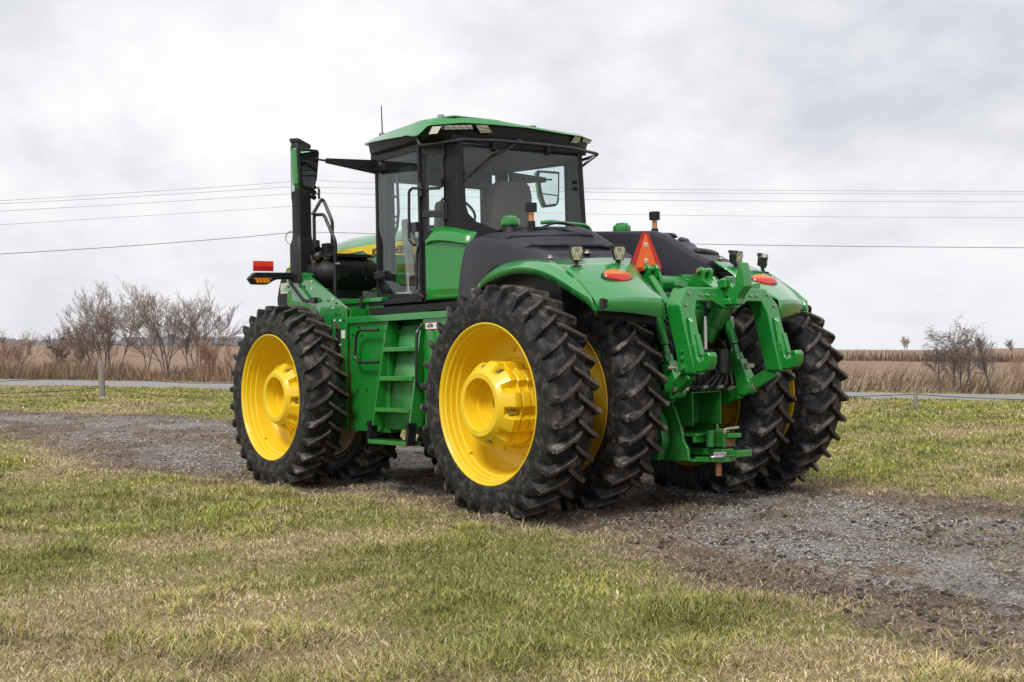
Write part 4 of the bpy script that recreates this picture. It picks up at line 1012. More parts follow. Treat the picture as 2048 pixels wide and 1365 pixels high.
b.tube(fillet([(1.80, 1.25, 1.72), (1.79, 1.33, 1.66), (1.80, 1.34, 1.12), (1.82, 1.26, 1.06)], .05), .016, 10); islands('ladder_handrail', b, BLACKM, TR)
# air cleaner, intake stack, tube guard
ac = Vector((4.12, 0, 2.385))
b = MB(); b.lathe([(.36, .02), (.36, .13), (.42, .16), (.46, .19), (.58, .197), (.585, .206), (.605, .206), (.61, .197), (.70, .197), (.705, .211), (.73, .211), (.735, .197), (.86, .197), (.865, .206), (.885, .206), (.89, .19), (.96, .187), (.97, .02)], (ac.x, 0, ac.z), n=48)
b.tube(fillet([(4.12, .90, 2.385), (4.14, .98, 2.39), (4.26, 1.03, 2.41), (4.46, 1.08, 2.43)], .12), [.187]*2+[.172]*5+[.12]*7, 24); acl = b.build('air_cleaner', BLACKP, TR, ang=30)
b = MB()
for y in (.64, 1.0):
    b.box(ac.x-.225, ac.x-.19, y-.02, y+.02, ac.z-.02, ac.z+.10); b.cyl((ac.x-.215, y-.018, ac.z-.08), (ac.x-.215, y-.018, ac.z+.14), .012, n=8)
b.box(ac.x-.24, ac.x-.16, .86, 1.0, ac.z-.06, ac.z+.09); b.box(ac.x-.15, ac.x+.1, .50, 1.05, ac.z+.19, ac.z+.23); b.box(ac.x-.1, ac.x+.1, .6, 1.2, ac.z-.28, ac.z-.18); b.build('cleaner_bracket', BLACKM, acl, .01)
MB().lathe([(.34, .145), (.36, .15), (.385, .15), (.40, .145)], (ac.x, 0, ac.z), n=32).build('hose_clamp', CHROME, acl)
b = MB(); sx0, sy0 = 4.44, 1.155
def boxsec(z, hx, hy, dx=0, dy=0, c=.3): return [(sx0+dx+hx*a, sy0+dy+hy*e, z) for a, e in ((-1, -1+c), (-1, 1-c), (-1+c, 1), (1-c, 1), (1, 1-c), (1, -1+c), (1-c, -1), (-1+c, -1))]
b.loft([boxsec(2.30, .12, .12), boxsec(2.74, .12, .12), boxsec(2.80, .095, .10), boxsec(2.86, .085, .095), boxsec(3.24, .085, .095), boxsec(3.30, .085, .10, 0, .004), boxsec(3.88, .08, .10, 0, .004), boxsec(3.93, .07, .095)])
stk = b.build('intake_stack', BLACKP, TR, .008)
b = MB(); b.loft([[(4.50, 1.05, 3.87), (4.36, 1.05, 3.87), (4.36, 1.24, 3.93), (4.50, 1.26, 3.93)], [(4.52, 1.05, 3.93), (4.37, 1.05, 3.915), (4.37, 1.22, 3.985), (4.52, 1.27, 3.995)]]); b.build('stack_cap', BLACKP, stk, .015)
b = MB(); b.box(4.40, 4.47, 1.259, 1.264, 3.36, 3.82); b.build('stack_grille', CHROME, stk)
b = MB(); b.box(4.39, 4.40, 1.20, 1.258, 3.34, 3.84)
for z in (3.34, 3.40, 3.46): b.cyl((4.34, 1.04, z-.05), (4.38, 1.04, z-.03), .03, n=8)
b.build('stack_bracket', BLACKM, stk)
b = MB(); T = lambda L: fillet([at(px, py, Y=1.10) for px, py in L], .05)
b.tube(T([(623, 535), (619.5, 527), (621, 508), (629, 484), (628, 430), (648, 429.5), (671, 484), (670.5, 598)]), .020, 10)
b.tube(fillet([at(625, 430, Y=1.10), at(643, 399, Y=.98), at(648, 403, Y=.95), at(665, 444, Y=.92), at(664, 493, Y=.92)], .05), .020, 10)
b.tube(fillet([at(621, 512, Y=1.12), at(628, 535, Y=1.12), at(630, 556, Y=1.12)], .04), .016, 8)
b.cyl(at(671, 529, Y=1.10), at(681, 529, Y=1.06), .022, n=8)
b.build('guard_rail', BLACKM, TR)
b = MB(); b.obox(at(658, 501, Y=.92), (.12, .14, .16)); b.loft([[tuple(at(px, py, Y=1.05)+Vector((0, d, 0))) for px, py in ((632, 490), (640, 480), (641, 495), (636, 510))] for d in (0, .07)]); b.ball(at(637, 514, Y=1.05), .07); b.ball(at(635, 500, Y=1.05), .05)
b.build('restriction_valve', BLACKM, TR, .01)
MB().obox(at(630, 519, Y=1.08), (.02, .05, .08)).build('yellow_tag', DECALY, TR)
# side lamp on its arm
b = MB(); b.tube(fillet([at(632, 604, Y=1.24), at(612, 603, Y=1.27), at(606, 600, Y=1.29), at(581, 567, Y=1.29), at(580, 556, Y=1.29)], .05), .020, 10); b.obox(at(627, 601, Y=1.25), (.12, .05, .06)); lm = b.build('lamp_arm', BLACKM, TR)
XL = 4.47
b = MB()
pl = [(588.5, 545.5), (586, 558.5), (556, 559), (546, 563), (536, 569.5), (507, 569), (498.5, 557.5), (511, 545)]
b.prism([(p.y, p.z) for p in (at(px, py, X=XL) for px, py in pl)], 'x', XL, XL+.09); lh = b.build('lamp_housing', BLACKP, TR, .012)
P = [at(px, py, X=XL) for px, py in ((507, 556), (544, 556), (540, 563), (534, 567), (514, 567))]
facing('amber_lens', LENS_A, [p-Vector((.004, 0, 0)) for p in P], .01, (-1, 0, 0), TR).build('amber_lens', LENS_A, lh)
b = MB()
for k in range(4):
    p = at(515+7*k, 562, X=XL-.01); b.beam(p+Vector((0, .012, .03)), p+Vector((0, -.008, -.022)), .02, .010, up=(1, 0, 0))
islands('lens_chevron', b, simple('amber_bright', (1.0, .36, .02), .2), lh)
P = [at(px, py, X=XL) for px, py in ((506.7, 522), (547, 523), (547, 533.5), (506.7, 532.5))]
rf = facing('reflector', REDBRT, P, .012, (-1, 0, 0), TR).build('reflector', REDBRT, lh)
P = [at(px, py, X=XL) for px, py in ((506.7, 532.5), (547, 533.5), (547, 543), (506.7, 542.5))]
facing('reflector', REDREF, P, .012, (-1, 0, 0), TR).build('reflector', REDREF, lh)
# ------------------------------------------------------------------ GROUND
def groundmat():
    m, nt, bs = newmat('ground_surface')
    at_ = lambda n: N(nt, 'ShaderNodeAttribute', attribute_name=n).outputs['Fac']
    g, dry, field = at_('lane'), at_('dry'), at_('field')
    p = geopos(nt)
    n1 = noise(nt, 1.1, 6, .62, p); n2 = noise(nt, 7, 6, .7, p); n3 = noise(nt, 38, 5, .7, p); n4 = noise(nt, 130, 3, .7, p)
    vor = N(nt, 'ShaderNodeTexVoronoi'); vor.inputs['Scale'].default_value = 55; nt.links.new(p, vor.inputs['Vector'])
    vor2 = N(nt, 'ShaderNodeTexVoronoi'); vor2.inputs['Scale'].default_value = 24; nt.links.new(p, vor2.inputs['Vector'])
    # lawn thatch under the blades
    lawn = mixc(nt, n3, mixc(nt, dry, (.12, .13, .035), (.22, .17, .085)), mixc(nt, dry, (.30, .31, .09), (.44, .37, .20)))
    # crushed stone and dark soil
    stone = ramp(nt, vor.outputs['Color'], [(0, (.18, .17, .16)), (.45, (.43, .41, .39)), (.85, (.64, .62, .595)), (1, (.80, .78, .75))]).outputs[0]
    stone = mixc(nt, mathn(nt, 'MULTIPLY', vor.outputs['Distance'], .9), stone, (.10, .085, .07))
    soil = ramp(nt, n3, [(.34, (.028, .021, .016)), (.50, (.11, .085, .064)), (.72, (.28, .22, .165))]).outputs[0]
    straw = ramp(nt, n4, [(.36, (.13, .095, .068)), (.55, (.34, .255, .18)), (.75, (.50, .40, .29))]).outputs[0]
    soil = mixc(nt, ramp(nt, n2, [(.42, (0, 0, 0)), (.6, (1, 1, 1))]).outputs[0], soil, straw)
    sm = ramp(nt, mathn(nt, 'ADD', mathn(nt, 'MULTIPLY', n1, .75), mathn(nt, 'MULTIPLY', n2, .30)), [(.46, (0, 0, 0)), (.58, (1, 1, 1))]).outputs[0]
    sv = N(nt, 'ShaderNodeSeparateColor'); nt.links.new(vor.outputs['Color'], sv.inputs[0])
    spk = mathn(nt, 'ADD', mathn(nt, 'MULTIPLY', sm, at_('stone')), mathn(nt, 'MULTIPLY_ADD', sv.outputs[1], .9, -.55))
    lane_c = mixc(nt, ramp(nt, spk, [(.22, (0, 0, 0)), (.34, (1, 1, 1))]).outputs[0], soil, stone)
    wet = ramp(nt, mathn(nt, 'ADD', mathn(nt, 'MULTIPLY', noise(nt, .7, 5, .65, p), .7), mathn(nt, 'MULTIPLY', n2, .3)), [(.46, (0, 0, 0)), (.56, (1, 1, 1))]).outputs[0]
    lane_c = mixc(nt, mathn(nt, 'MULTIPLY', wet, .36), lane_c, (.035, .026, .02))
    gm = mathn(nt, 'ADD', g, mathn(nt, 'MULTIPLY_ADD', n2, .9, -.45)); gm = ramp(nt, mathn(nt, 'MULTIPLY_ADD', gm, .5, .5), [(.46, (0, 0, 0)), (.60, (1, 1, 1))]).outputs[0]
    c = mixc(nt, gm, lawn, lane_c)
    # stubble field beyond the road
    w = N(nt, 'ShaderNodeTexNoise'); w.inputs['Scale'].default_value = .09; nt.links.new(p, w.inputs['Vector'])
    fl = mixc(nt, n1, (.22, .15, .105), (.35, .25, .18)); fl = mixc(nt, mathn(nt, 'MULTIPLY', w.outputs['Fac'], .6), fl, (.29, .215, .16))
    c = mixc(nt, field, c, fl)
    nt.links.new(c, bs.inputs['Base Color']); bs.inputs['Roughness'].default_value = .95; bs.inputs['Specular IOR Level'].default_value = .15
    h = mathn(nt, 'ADD', mathn(nt, 'MULTIPLY', n3, .7), mathn(nt, 'MULTIPLY', n2, .8)); h = mathn(nt, 'ADD', h, mathn(nt, 'MULTIPLY', vor.outputs['Distance'], -.35))
    nt.links.new(bump(nt, h, .9, .05), bs.inputs['Normal'])
    return m
aa = np.concatenate([np.radians(np.linspace(-180, -34, 60, endpoint=False)), np.radians(np.linspace(-34, 34, 460, endpoint=False)), np.radians(np.linspace(34, 180, 60, endpoint=False))])
dd = np.concatenate([[.4, 1, 2, 3, 4], np.geomspace(4.6, 45, 330), np.geomspace(46, 2500, 90)])
A, D = np.meshgrid(aa, dd)
gx, gy = xy(D*np.cos(A), D*np.sin(A))
lumps = lambda x, y: (fbm(x*1.3, y*1.3, 3)-.5)*.10+(fbm(x*6+9, y*6, 3)-.5)*(.05+.05*sstep(0, .8, lane(x, y)))+.05*sstep(.52, .66, fbm(x*1.7+4, y*1.7+1, 3))*sstep(0, -.6, lane(x, y))
def surf_h(x, y):
    d, s = ds(x, y)
    lm_ = lane_n(x, y)
    sink = sum(np.exp(-((x-wx)/.52)**4-((y-wy)/.34)**4) for wx in (0, WB) for wy in (YO, YI, -YO, -YI))*.045
    return ground_h(x, y) + sink + lumps(x, y)*np.clip((60-d)/40, 0, 1) + .02*sstep(.2, -.5, lm_) - .012
gz = surf_h(gx, gy)
nr, na = gx.shape
V = np.stack([gx, gy, gz], -1).reshape(-1, 3)
V = np.vstack([V, [[CAM[0], CAM[1], 0]]])
F = []
idx = np.arange(nr*na).reshape(nr, na); nx_ = np.roll(idx, -1, 1)
Q = np.stack([idx[:-1], idx[1:], nx_[1:], nx_[:-1]], -1).reshape(-1, 4)
me = bpy.data.meshes.new('ground'); me.vertices.add(len(V)); me.vertices.foreach_set('co', V.ravel())
def set_polys(me, Q):
    k = Q.shape[1]; me.loops.add(Q.size); me.loops.foreach_set('vertex_index', Q.ravel().astype(np.int32)); me.polygons.add(len(Q))
    me.polygons.foreach_set('loop_start', np.arange(0, Q.size, k, dtype=np.int32)); me.polygons.foreach_set('loop_total', np.full(len(Q), k, dtype=np.int32)); me.update(calc_edges=True)
set_polys(me, Q)
dV, sV = ds(V[:, 0], V[:, 1])
dry_f = lambda x, y: np.clip(sstep(.38, .66, fbm(x*.55+3, y*.55, 4)) + .5*sstep(1.2, -.2, -lane_n(x, y)-.0)*0, 0, 1)
ROAD_D = lambda s: np.clip(53.3-.343*(s+16.8), 30, 70)            # distance of the road's centre line
ROAD_W = lambda s: np.interp(s, [-17, 14], [3.3, 2.5])
def add_attr(n, v):
    a = me.attributes.new(n, 'FLOAT', 'POINT'); a.data.foreach_set('value', np.asarray(v, dtype=np.float32))
add_attr('lane', np.clip(lane_n(V[:, 0], V[:, 1]), -2, 2)); add_attr('dry', dry_f(V[:, 0], V[:, 1]))
add_attr('field', sstep(ROAD_W(sV)+1.2, ROAD_W(sV)+3, dV-ROAD_D(sV)))
def stone_f(x, y):
    l = lane(x, y); return np.clip(sstep(.5, 1.3, l)*(.12+1.3*sstep(.42, .60, fbm(x*.35+8, y*.8+2, 3))), 0, 1)
add_attr('stone', stone_f(V[:, 0], V[:, 1]))
me.materials.append(groundmat()); me.polygons.foreach_set('use_smooth', [True]*len(me.polygons))
g = bpy.data.objects.new('ground', me); COL.objects.link(g); tag(g, kind='structure')

# road across the back
def roadmat():
    m, nt, bs = newmat('road_asphalt'); p = geopos(nt)
    c = ramp(nt, noise(nt, 3, 6, .7, p), [(.3, (.17, .165, .165)), (.7, (.27, .26, .26))]).outputs[0]
    nt.links.new(mixc(nt, mathn(nt, 'MULTIPLY', noise(nt, 60, 3, .6, p), .5), c, (.33, .32, .31)), bs.inputs['Base Color']); bs.inputs['Roughness'].default_value = .9; return m
rows = []
for s in np.linspace(-260, 260, 261):
    r = []
    hw = float(ROAD_W(s))
    for o in (-hw-.5, -hw, 0, hw, hw+.5):
        wob = (0.18*math.sin(s*.9)+.12*math.sin(s*2.3+1)) if abs(o) > hw+.1 else 0
        d = float(ROAD_D(s))+o+wob; x, y = xy(d, s); z = float(ground_h(x, y))+(.07 if abs(o) < hw+.1 else -.01); r.append((x, y, z))
    rows.append(r)
tag(MB().grid(rows).build('road', roadmat()), kind='structure')

# ------------------------------------------------------------------ GRASS (blades as one mesh)
def bladesmat(name, trans=.3, up=1.6):
    m = bpy.data.materials.new(name); m.use_nodes = True; nt = m.node_tree; nt.nodes.clear()
    out = N(nt, 'ShaderNodeOutputMaterial'); a = N(nt, 'ShaderNodeAttribute', attribute_name='col')
    ge = N(nt, 'ShaderNodeNewGeometry'); nv = N(nt, 'ShaderNodeVectorMath', operation='ADD'); nt.links.new(ge.outputs['Normal'], nv.inputs[0]); nv.inputs[1].default_value = (0, 0, up)
    nn_ = N(nt, 'ShaderNodeVectorMath', operation='NORMALIZE'); nt.links.new(nv.outputs[0], nn_.inputs[0])
    d = N(nt, 'ShaderNodeBsdfDiffuse'); nt.links.new(nn_.outputs[0], d.inputs['Normal']); t = N(nt, 'ShaderNodeBsdfTranslucent'); g = N(nt, 'ShaderNodeBsdfGlossy'); g.inputs['Roughness'].default_value = .5
    n_ = noise(nt, 25, 3, .6, geopos(nt)); c = mixc(nt, mathn(nt, 'MULTIPLY', n_, .25), a.outputs['Color'], (.06, .05, .02))
    nt.links.new(c, d.inputs[0]); nt.links.new(c, t.inputs[0])
    mx = N(nt, 'ShaderNodeMixShader'); mx.inputs[0].default_value = trans; nt.links.new(d.outputs[0], mx.inputs[1]); nt.links.new(t.outputs[0], mx.inputs[2])
    m2 = N(nt, 'ShaderNodeMixShader'); m2.inputs[0].default_value = .04; nt.links.new(mx.outputs[0], m2.inputs[1]); nt.links.new(g.outputs[0], m2.inputs[2])
    nt.links.new(m2.outputs[0], out.inputs[0]); return m
GRASSM = bladesmat('grass_blade', .25); STRAWM = bladesmat('dry_stem', .2)
def blades(name, x, y, h, w, lean, col, mat, base=None, flat=0):
    """n bent blades (5 points each) as one mesh; lean is the horizontal reach as a fraction of h"""
    n = len(x); z = surf_h(x, y) if base is None else base
    an = RNG.random(n)*2*PI; la = RNG.random(n)*2*PI if np.isscalar(lean) or lean.ndim == 1 else lean[:, 1]
    le = lean if not np.isscalar(lean) and lean.ndim == 1 else (lean[:, 0] if not np.isscalar(lean) else np.full(n, lean))
    px, py = np.cos(an)*w/2, np.sin(an)*w/2; lx, ly = np.cos(la)*le*h, np.sin(la)*le*h
    hh = h*np.sqrt(np.clip(1-.45*np.clip(le, 0, 1.4)**2, .05, 1))
    v = np.empty((n, 5, 3))
    v[:, 0] = np.stack([x-px, y-py, z-.01], -1); v[:, 1] = np.stack([x+px, y+py, z-.01], -1)
    mx, my, mz = x+lx*.4, y+ly*.4, z+hh*.62
    v[:, 2] = np.stack([mx-px*.75, my-py*.75, mz], -1); v[:, 3] = np.stack([mx+px*.75, my+py*.75, mz], -1)
    v[:, 4] = np.stack([x+lx, y+ly, z+hh], -1)
    i = (np.arange(n)*5)[:, None]
    T = np.concatenate([i+np.array([[0, 1, 3]]), i+np.array([[0, 3, 2]]), i+np.array([[2, 3, 4]])], 0)
    me = bpy.data.meshes.new(name); me.vertices.add(n*5); me.vertices.foreach_set('co', v.ravel()); set_polys(me, T)
    a = me.attributes.new('col', 'FLOAT_COLOR', 'POINT'); c4 = np.ones((n, 5, 4)); c4[:, :, :3] = col[:, None, :]; c4[:, :2, :3] *= .72; c4[:, 4, :3] *= 1.12  # feet darkened, tips lightened: depth shade painted into each blade
    a.data.foreach_set('color', c4.ravel().astype(np.float32)); me.materials.append(mat)
    o = bpy.data.objects.new(name, me); COL.objects.link(o); return o
def scatter(dmin, dmax, dens, pad=1.08):
    """random points per square metre over the visible wedge, wider than the frame"""
    hwid = .42*pad*1.45; area = hwid*(dmax**2-dmin**2); n = int(area*dens)
    d = np.sqrt(RNG.random(n)*(dmax**2-dmin**2)+dmin**2); s = (RNG.random(n)*2-1)*hwid*d
    k = (np.abs(s) < .42*pad*d) | (RNG.random(n) < .4)               # thinner outside the frame
    return xy(d[k], s[k])
GREENS = np.array([[.34, .33, .07], [.24, .26, .05], [.44, .41, .12], [.50, .45, .17], [.17, .20, .04]])
DRYS = np.array([[.66, .51, .29], [.58, .41, .21], [.74, .63, .42], [.48, .33, .18], [.70, .60, .39]])
GX = []
for d0, d1, dens, hs, ws in ((4.2, 7, 6500, .075, .0055), (7, 10, 4300, .075, .0068), (10, 15, 2200, .075, .0095), (15, 24, 900, .078, .015), (24, 50, 230, .08, .03)):
    x, y = scatter(d0, d1, dens)
    ln_ = lane_n(x, y); dr = dry_f(x, y); tuft = fbm(x*1.7+4, y*1.7+1, 3); tall = sstep(.52, .66, tuft)
    d, s = ds(x, y)
    keep = (ln_ < .12+.25*RNG.standard_normal(len(x))) & (np.abs(d-ROAD_D(s)) > ROAD_W(s)+.4)
    keep &= RNG.random(len(x)) < (.50+.5*sstep(.38, .52, tuft))*np.where(ln_ > -.3, .7, 1)
    x, y, dr, tall, ln_ = x[keep], y[keep], dr[keep], tall[keep], ln_[keep]; n = len(x)
    dry_p = np.clip(.25+.62*dr - .28*tall + .6*sstep(-.7, .1, ln_), .05, .95)
    isd = RNG.random(n) < dry_p
    hol = sstep(.36, .56, fbm(x*2.6+31, y*2.6+7, 3))  # noise patches that dim the blade colour like shaded hollows in the turf
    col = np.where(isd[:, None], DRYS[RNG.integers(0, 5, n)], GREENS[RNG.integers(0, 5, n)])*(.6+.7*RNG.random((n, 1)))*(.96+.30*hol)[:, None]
    clump = sstep(.45, .62, fbm(x*1.15+60, y*1.15+21, 4))
    col = col*(1+(np.array([[-.08, .20, -.15]]) if False else np.array([[.02, .05, -.16]]))*clump[:, None]*(~isd)[:, None])*(1+.22*(clump[:, None]-.4))
    h = hs*(.26+.46*RNG.random(n)+.75*tall*RNG.random(n))*np.where(isd, .8, 1)
    le = np.where(isd, .8+.8*RNG.random(n), .45+1.0*RNG.random(n))
    GX.append((x, y, h, ws*(.7+.6*RNG.random(n)), le, col))
cat = [np.concatenate([q[i] for q in GX]) for i in range(6)]
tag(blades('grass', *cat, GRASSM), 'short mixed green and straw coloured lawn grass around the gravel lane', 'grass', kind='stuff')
# dead grass, straw and roots lying on the lane
LX = []
for d0, d1, dens, hs, ws in ((5, 10, 900, .07, .004), (10, 18, 480, .08, .007), (18, 36, 60, .10, .015)):
    x, y = scatter(d0, d1, dens); ln_ = lane_n(x, y); k = (ln_ > -.5) & (RNG.random(len(x)) < np.clip(.14+1.1*sstep(.45, .62, fbm(x*1.6, y*1.6, 3)) + 1.1*sstep(1.1, .2, ln_), 0, 1))
    x, y = x[k], y[k]; n = len(x)
    LX.append((x, y, hs*(.3+.9*RNG.random(n)), ws*(.7+.6*RNG.random(n)), 1.1+.35*RNG.random(n), np.array([[.54, .41, .28], [.42, .30, .20], [.64, .52, .37], [.26, .18, .12]])[RNG.integers(0, 4, n)]*(.6+.6*RNG.random((n, 1)))))
cat = [np.concatenate([q[i] for q in LX]) for i in range(6)]
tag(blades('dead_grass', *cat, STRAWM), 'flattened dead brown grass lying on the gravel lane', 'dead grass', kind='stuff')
# loose stones and soil clods
def lumps_mesh(name, x, y, r, colr, mat, squash=.7):
    n = len(x); z = surf_h(x, y)
    base = np.array([[1, 0, 0], [-1, 0, 0], [0, 1, 0], [0, -1, 0], [0, 0, 1], [0, 0, -1], [.6, .6, .5], [-.6, .55, .5], [-.55, -.6, .5], [.6, -.6, .5]])
    v = base[None]*(.65+.6*RNG.random((n, 10, 1)))*r[:, None, None]; v[:, :, 2] *= squash
    t = RNG.random(n)*2*PI; c, s = np.cos(t)[:, None], np.sin(t)[:, None]
    v = np.stack([v[:, :, 0]*c-v[:, :, 1]*s+x[:, None], v[:, :, 0]*s+v[:, :, 1]*c+y[:, None], v[:, :, 2]+z[:, None]+(r*.25)[:, None]], -1)
    f = np.array([[0, 6, 9], [6, 2, 7], [7, 1, 8], [8, 3, 9], [4, 6, 7], [4, 7, 8], [4, 8, 9], [4, 9, 6], [0, 2, 6], [2, 1, 7], [1, 3, 8], [3, 0, 9], [0, 5, 2], [2, 5, 1], [1, 5, 3], [3, 5, 0]])
    me = bpy.data.meshes.new(name); me.vertices.add(n*10); me.vertices.foreach_set('co', v.ravel()); set_polys(me, ((np.arange(n)*10)[:, None, None]+f[None]).reshape(-1, 3))
    a = me.attributes.new('col', 'FLOAT_COLOR', 'POINT'); c4 = np.ones((n, 10, 4)); c4[:, :, :3] = colr[:, None, :]; a.data.foreach_set('color', c4.ravel().astype(np.float32)); me.materials.append(mat)
    o = bpy.data.objects.new(name, me); COL.objects.link(o); return o
def attrmat(name, rough=.9):
    m, nt, bs = newmat(name); a = N(nt, 'ShaderNodeAttribute', attribute_name='col'); n_ = noise(nt, 90, 4, .7, geopos(nt))
    nt.links.new(mixc(nt, mathn(nt, 'MULTIPLY', n_, .6), a.outputs['Color'], (.03, .025, .02)), bs.inputs['Base Color']); bs.inputs['Roughness'].default_value = rough
    nt.links.new(bump(nt, n_, .6, .01), bs.inputs['Normal']); return m
X_, Y_, R_, C_ = [], [], [], []
for d0, d1, dens, r0 in ((5, 10, 1600, .007), (10, 18, 700, .010), (18, 40, 90, .016)):
    x, y = scatter(d0, d1, dens); k = RNG.random(len(x)) < stone_f(x, y)*sstep(.42, .56, fbm(x*1.1, y*1.1, 4))+.02*(lane_n(x, y) > 0)
    x, y = x[k], y[k]; n = len(x); X_.append(x); Y_.append(y); R_.append(r0*(.5+RNG.random(n)**2*1.3)); C_.append(np.array([[.44, .425, .41]])*(.35+1.3*RNG.random((n, 1))))
tag(lumps_mesh('gravel', np.concatenate(X_), np.concatenate(Y_), np.concatenate(R_), np.concatenate(C_), attrmat('gravel_stone')), 'loose grey crushed stone on the lane', 'gravel', kind='stuff')
X_, Y_, R_, C_ = [], [], [], []
for d0, d1, dens in ((5, 11, 150), (11, 20, 80), (20, 36, 8)):
    x, y = scatter(d0, d1, dens); ln_ = lane_n(x, y); k = (ln_ > .1) & (RNG.random(len(x)) < sstep(.45, .6, fbm(x*.8+5, y*1.4, 3))*1.2)
    x, y = x[k], y[k]; n = len(x); X_.append(x); Y_.append(y); R_.append(.006+.024*RNG.random(n)**3); C_.append(np.array([[.07, .052, .038]])*(.5+1.2*RNG.random((n, 1))))
tag(lumps_mesh('soil_clods', np.concatenate(X_), np.concatenate(Y_), np.concatenate(R_), np.concatenate(C_), attrmat('soil_clod'), .45), 'dark clods of soil on the lane', 'soil', kind='stuff')

# tall dead weeds along the far side of the road
def weeds(name, s0, s1, o0, o1, n, hmin, hmax, cols, lean, label, w=.03, wind=None):
    s = s0+(s1-s0)*RNG.random(n); o = o0+(o1-o0)*RNG.random(n); d = ROAD_D(s)+o; x, y = xy(d, s)
    cl = sstep(.30, .68, fbm(s*.35+11, o*.4, 3)); h = (hmin+(hmax-hmin)*RNG.random(n))*(.35+.75*cl)
    col = cols[RNG.integers(0, len(cols), n)]*(.7+.6*RNG.random((n, 1)))*(.8+.4*fbm(s*.12, o*.12+40, 2))[:, None]
    L = lean*(.4+RNG.random(n))
    if wind is not None: L = np.stack([L, np.full(n, wind)+.7*RNG.standard_normal(n)], -1)
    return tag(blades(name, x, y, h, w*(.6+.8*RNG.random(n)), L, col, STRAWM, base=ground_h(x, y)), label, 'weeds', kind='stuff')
BR = np.array([[.24, .145, .095], [.31, .20, .13], [.17, .10, .07], [.36, .26, .18], [.26, .13, .075], [.40, .32, .24]])*np.array([[.93, 1.02, .98]])
LEFTW = math.atan2(-RH[1]*.9, -RH[0]*.9)
weeds('roadside_weeds', -34, 0, 5.4, 19, 13000, .3, 1.15, BR[[0, 2, 4, 1, 0]]*1.1, .4, 'tall dead reddish brown weeds beyond the road on the left', .035)
weeds('roadside_weeds', 4, 32, 4.4, 18, 17000, .3, 1.35, BR*1.2, .75, 'tall pale windblown dead weeds beyond the road on the right', .03, wind=math.atan2(RH[1], RH[0]))
# stubble and scrub on the crest
weeds('field_stubble', -130, 150, 40, 230, 26000, .03, .14, BR[[0, 1, 3, 3]]*1.35, .4, 'cut brown crop stubble on the rising field', .10)
weeds('crest_scrub', 20, 75, 118, 126, 2600, .5, 1.6, BR[[0, 2, 2]]*.8, .3, 'low brown scrub along the crest of the field', .10)

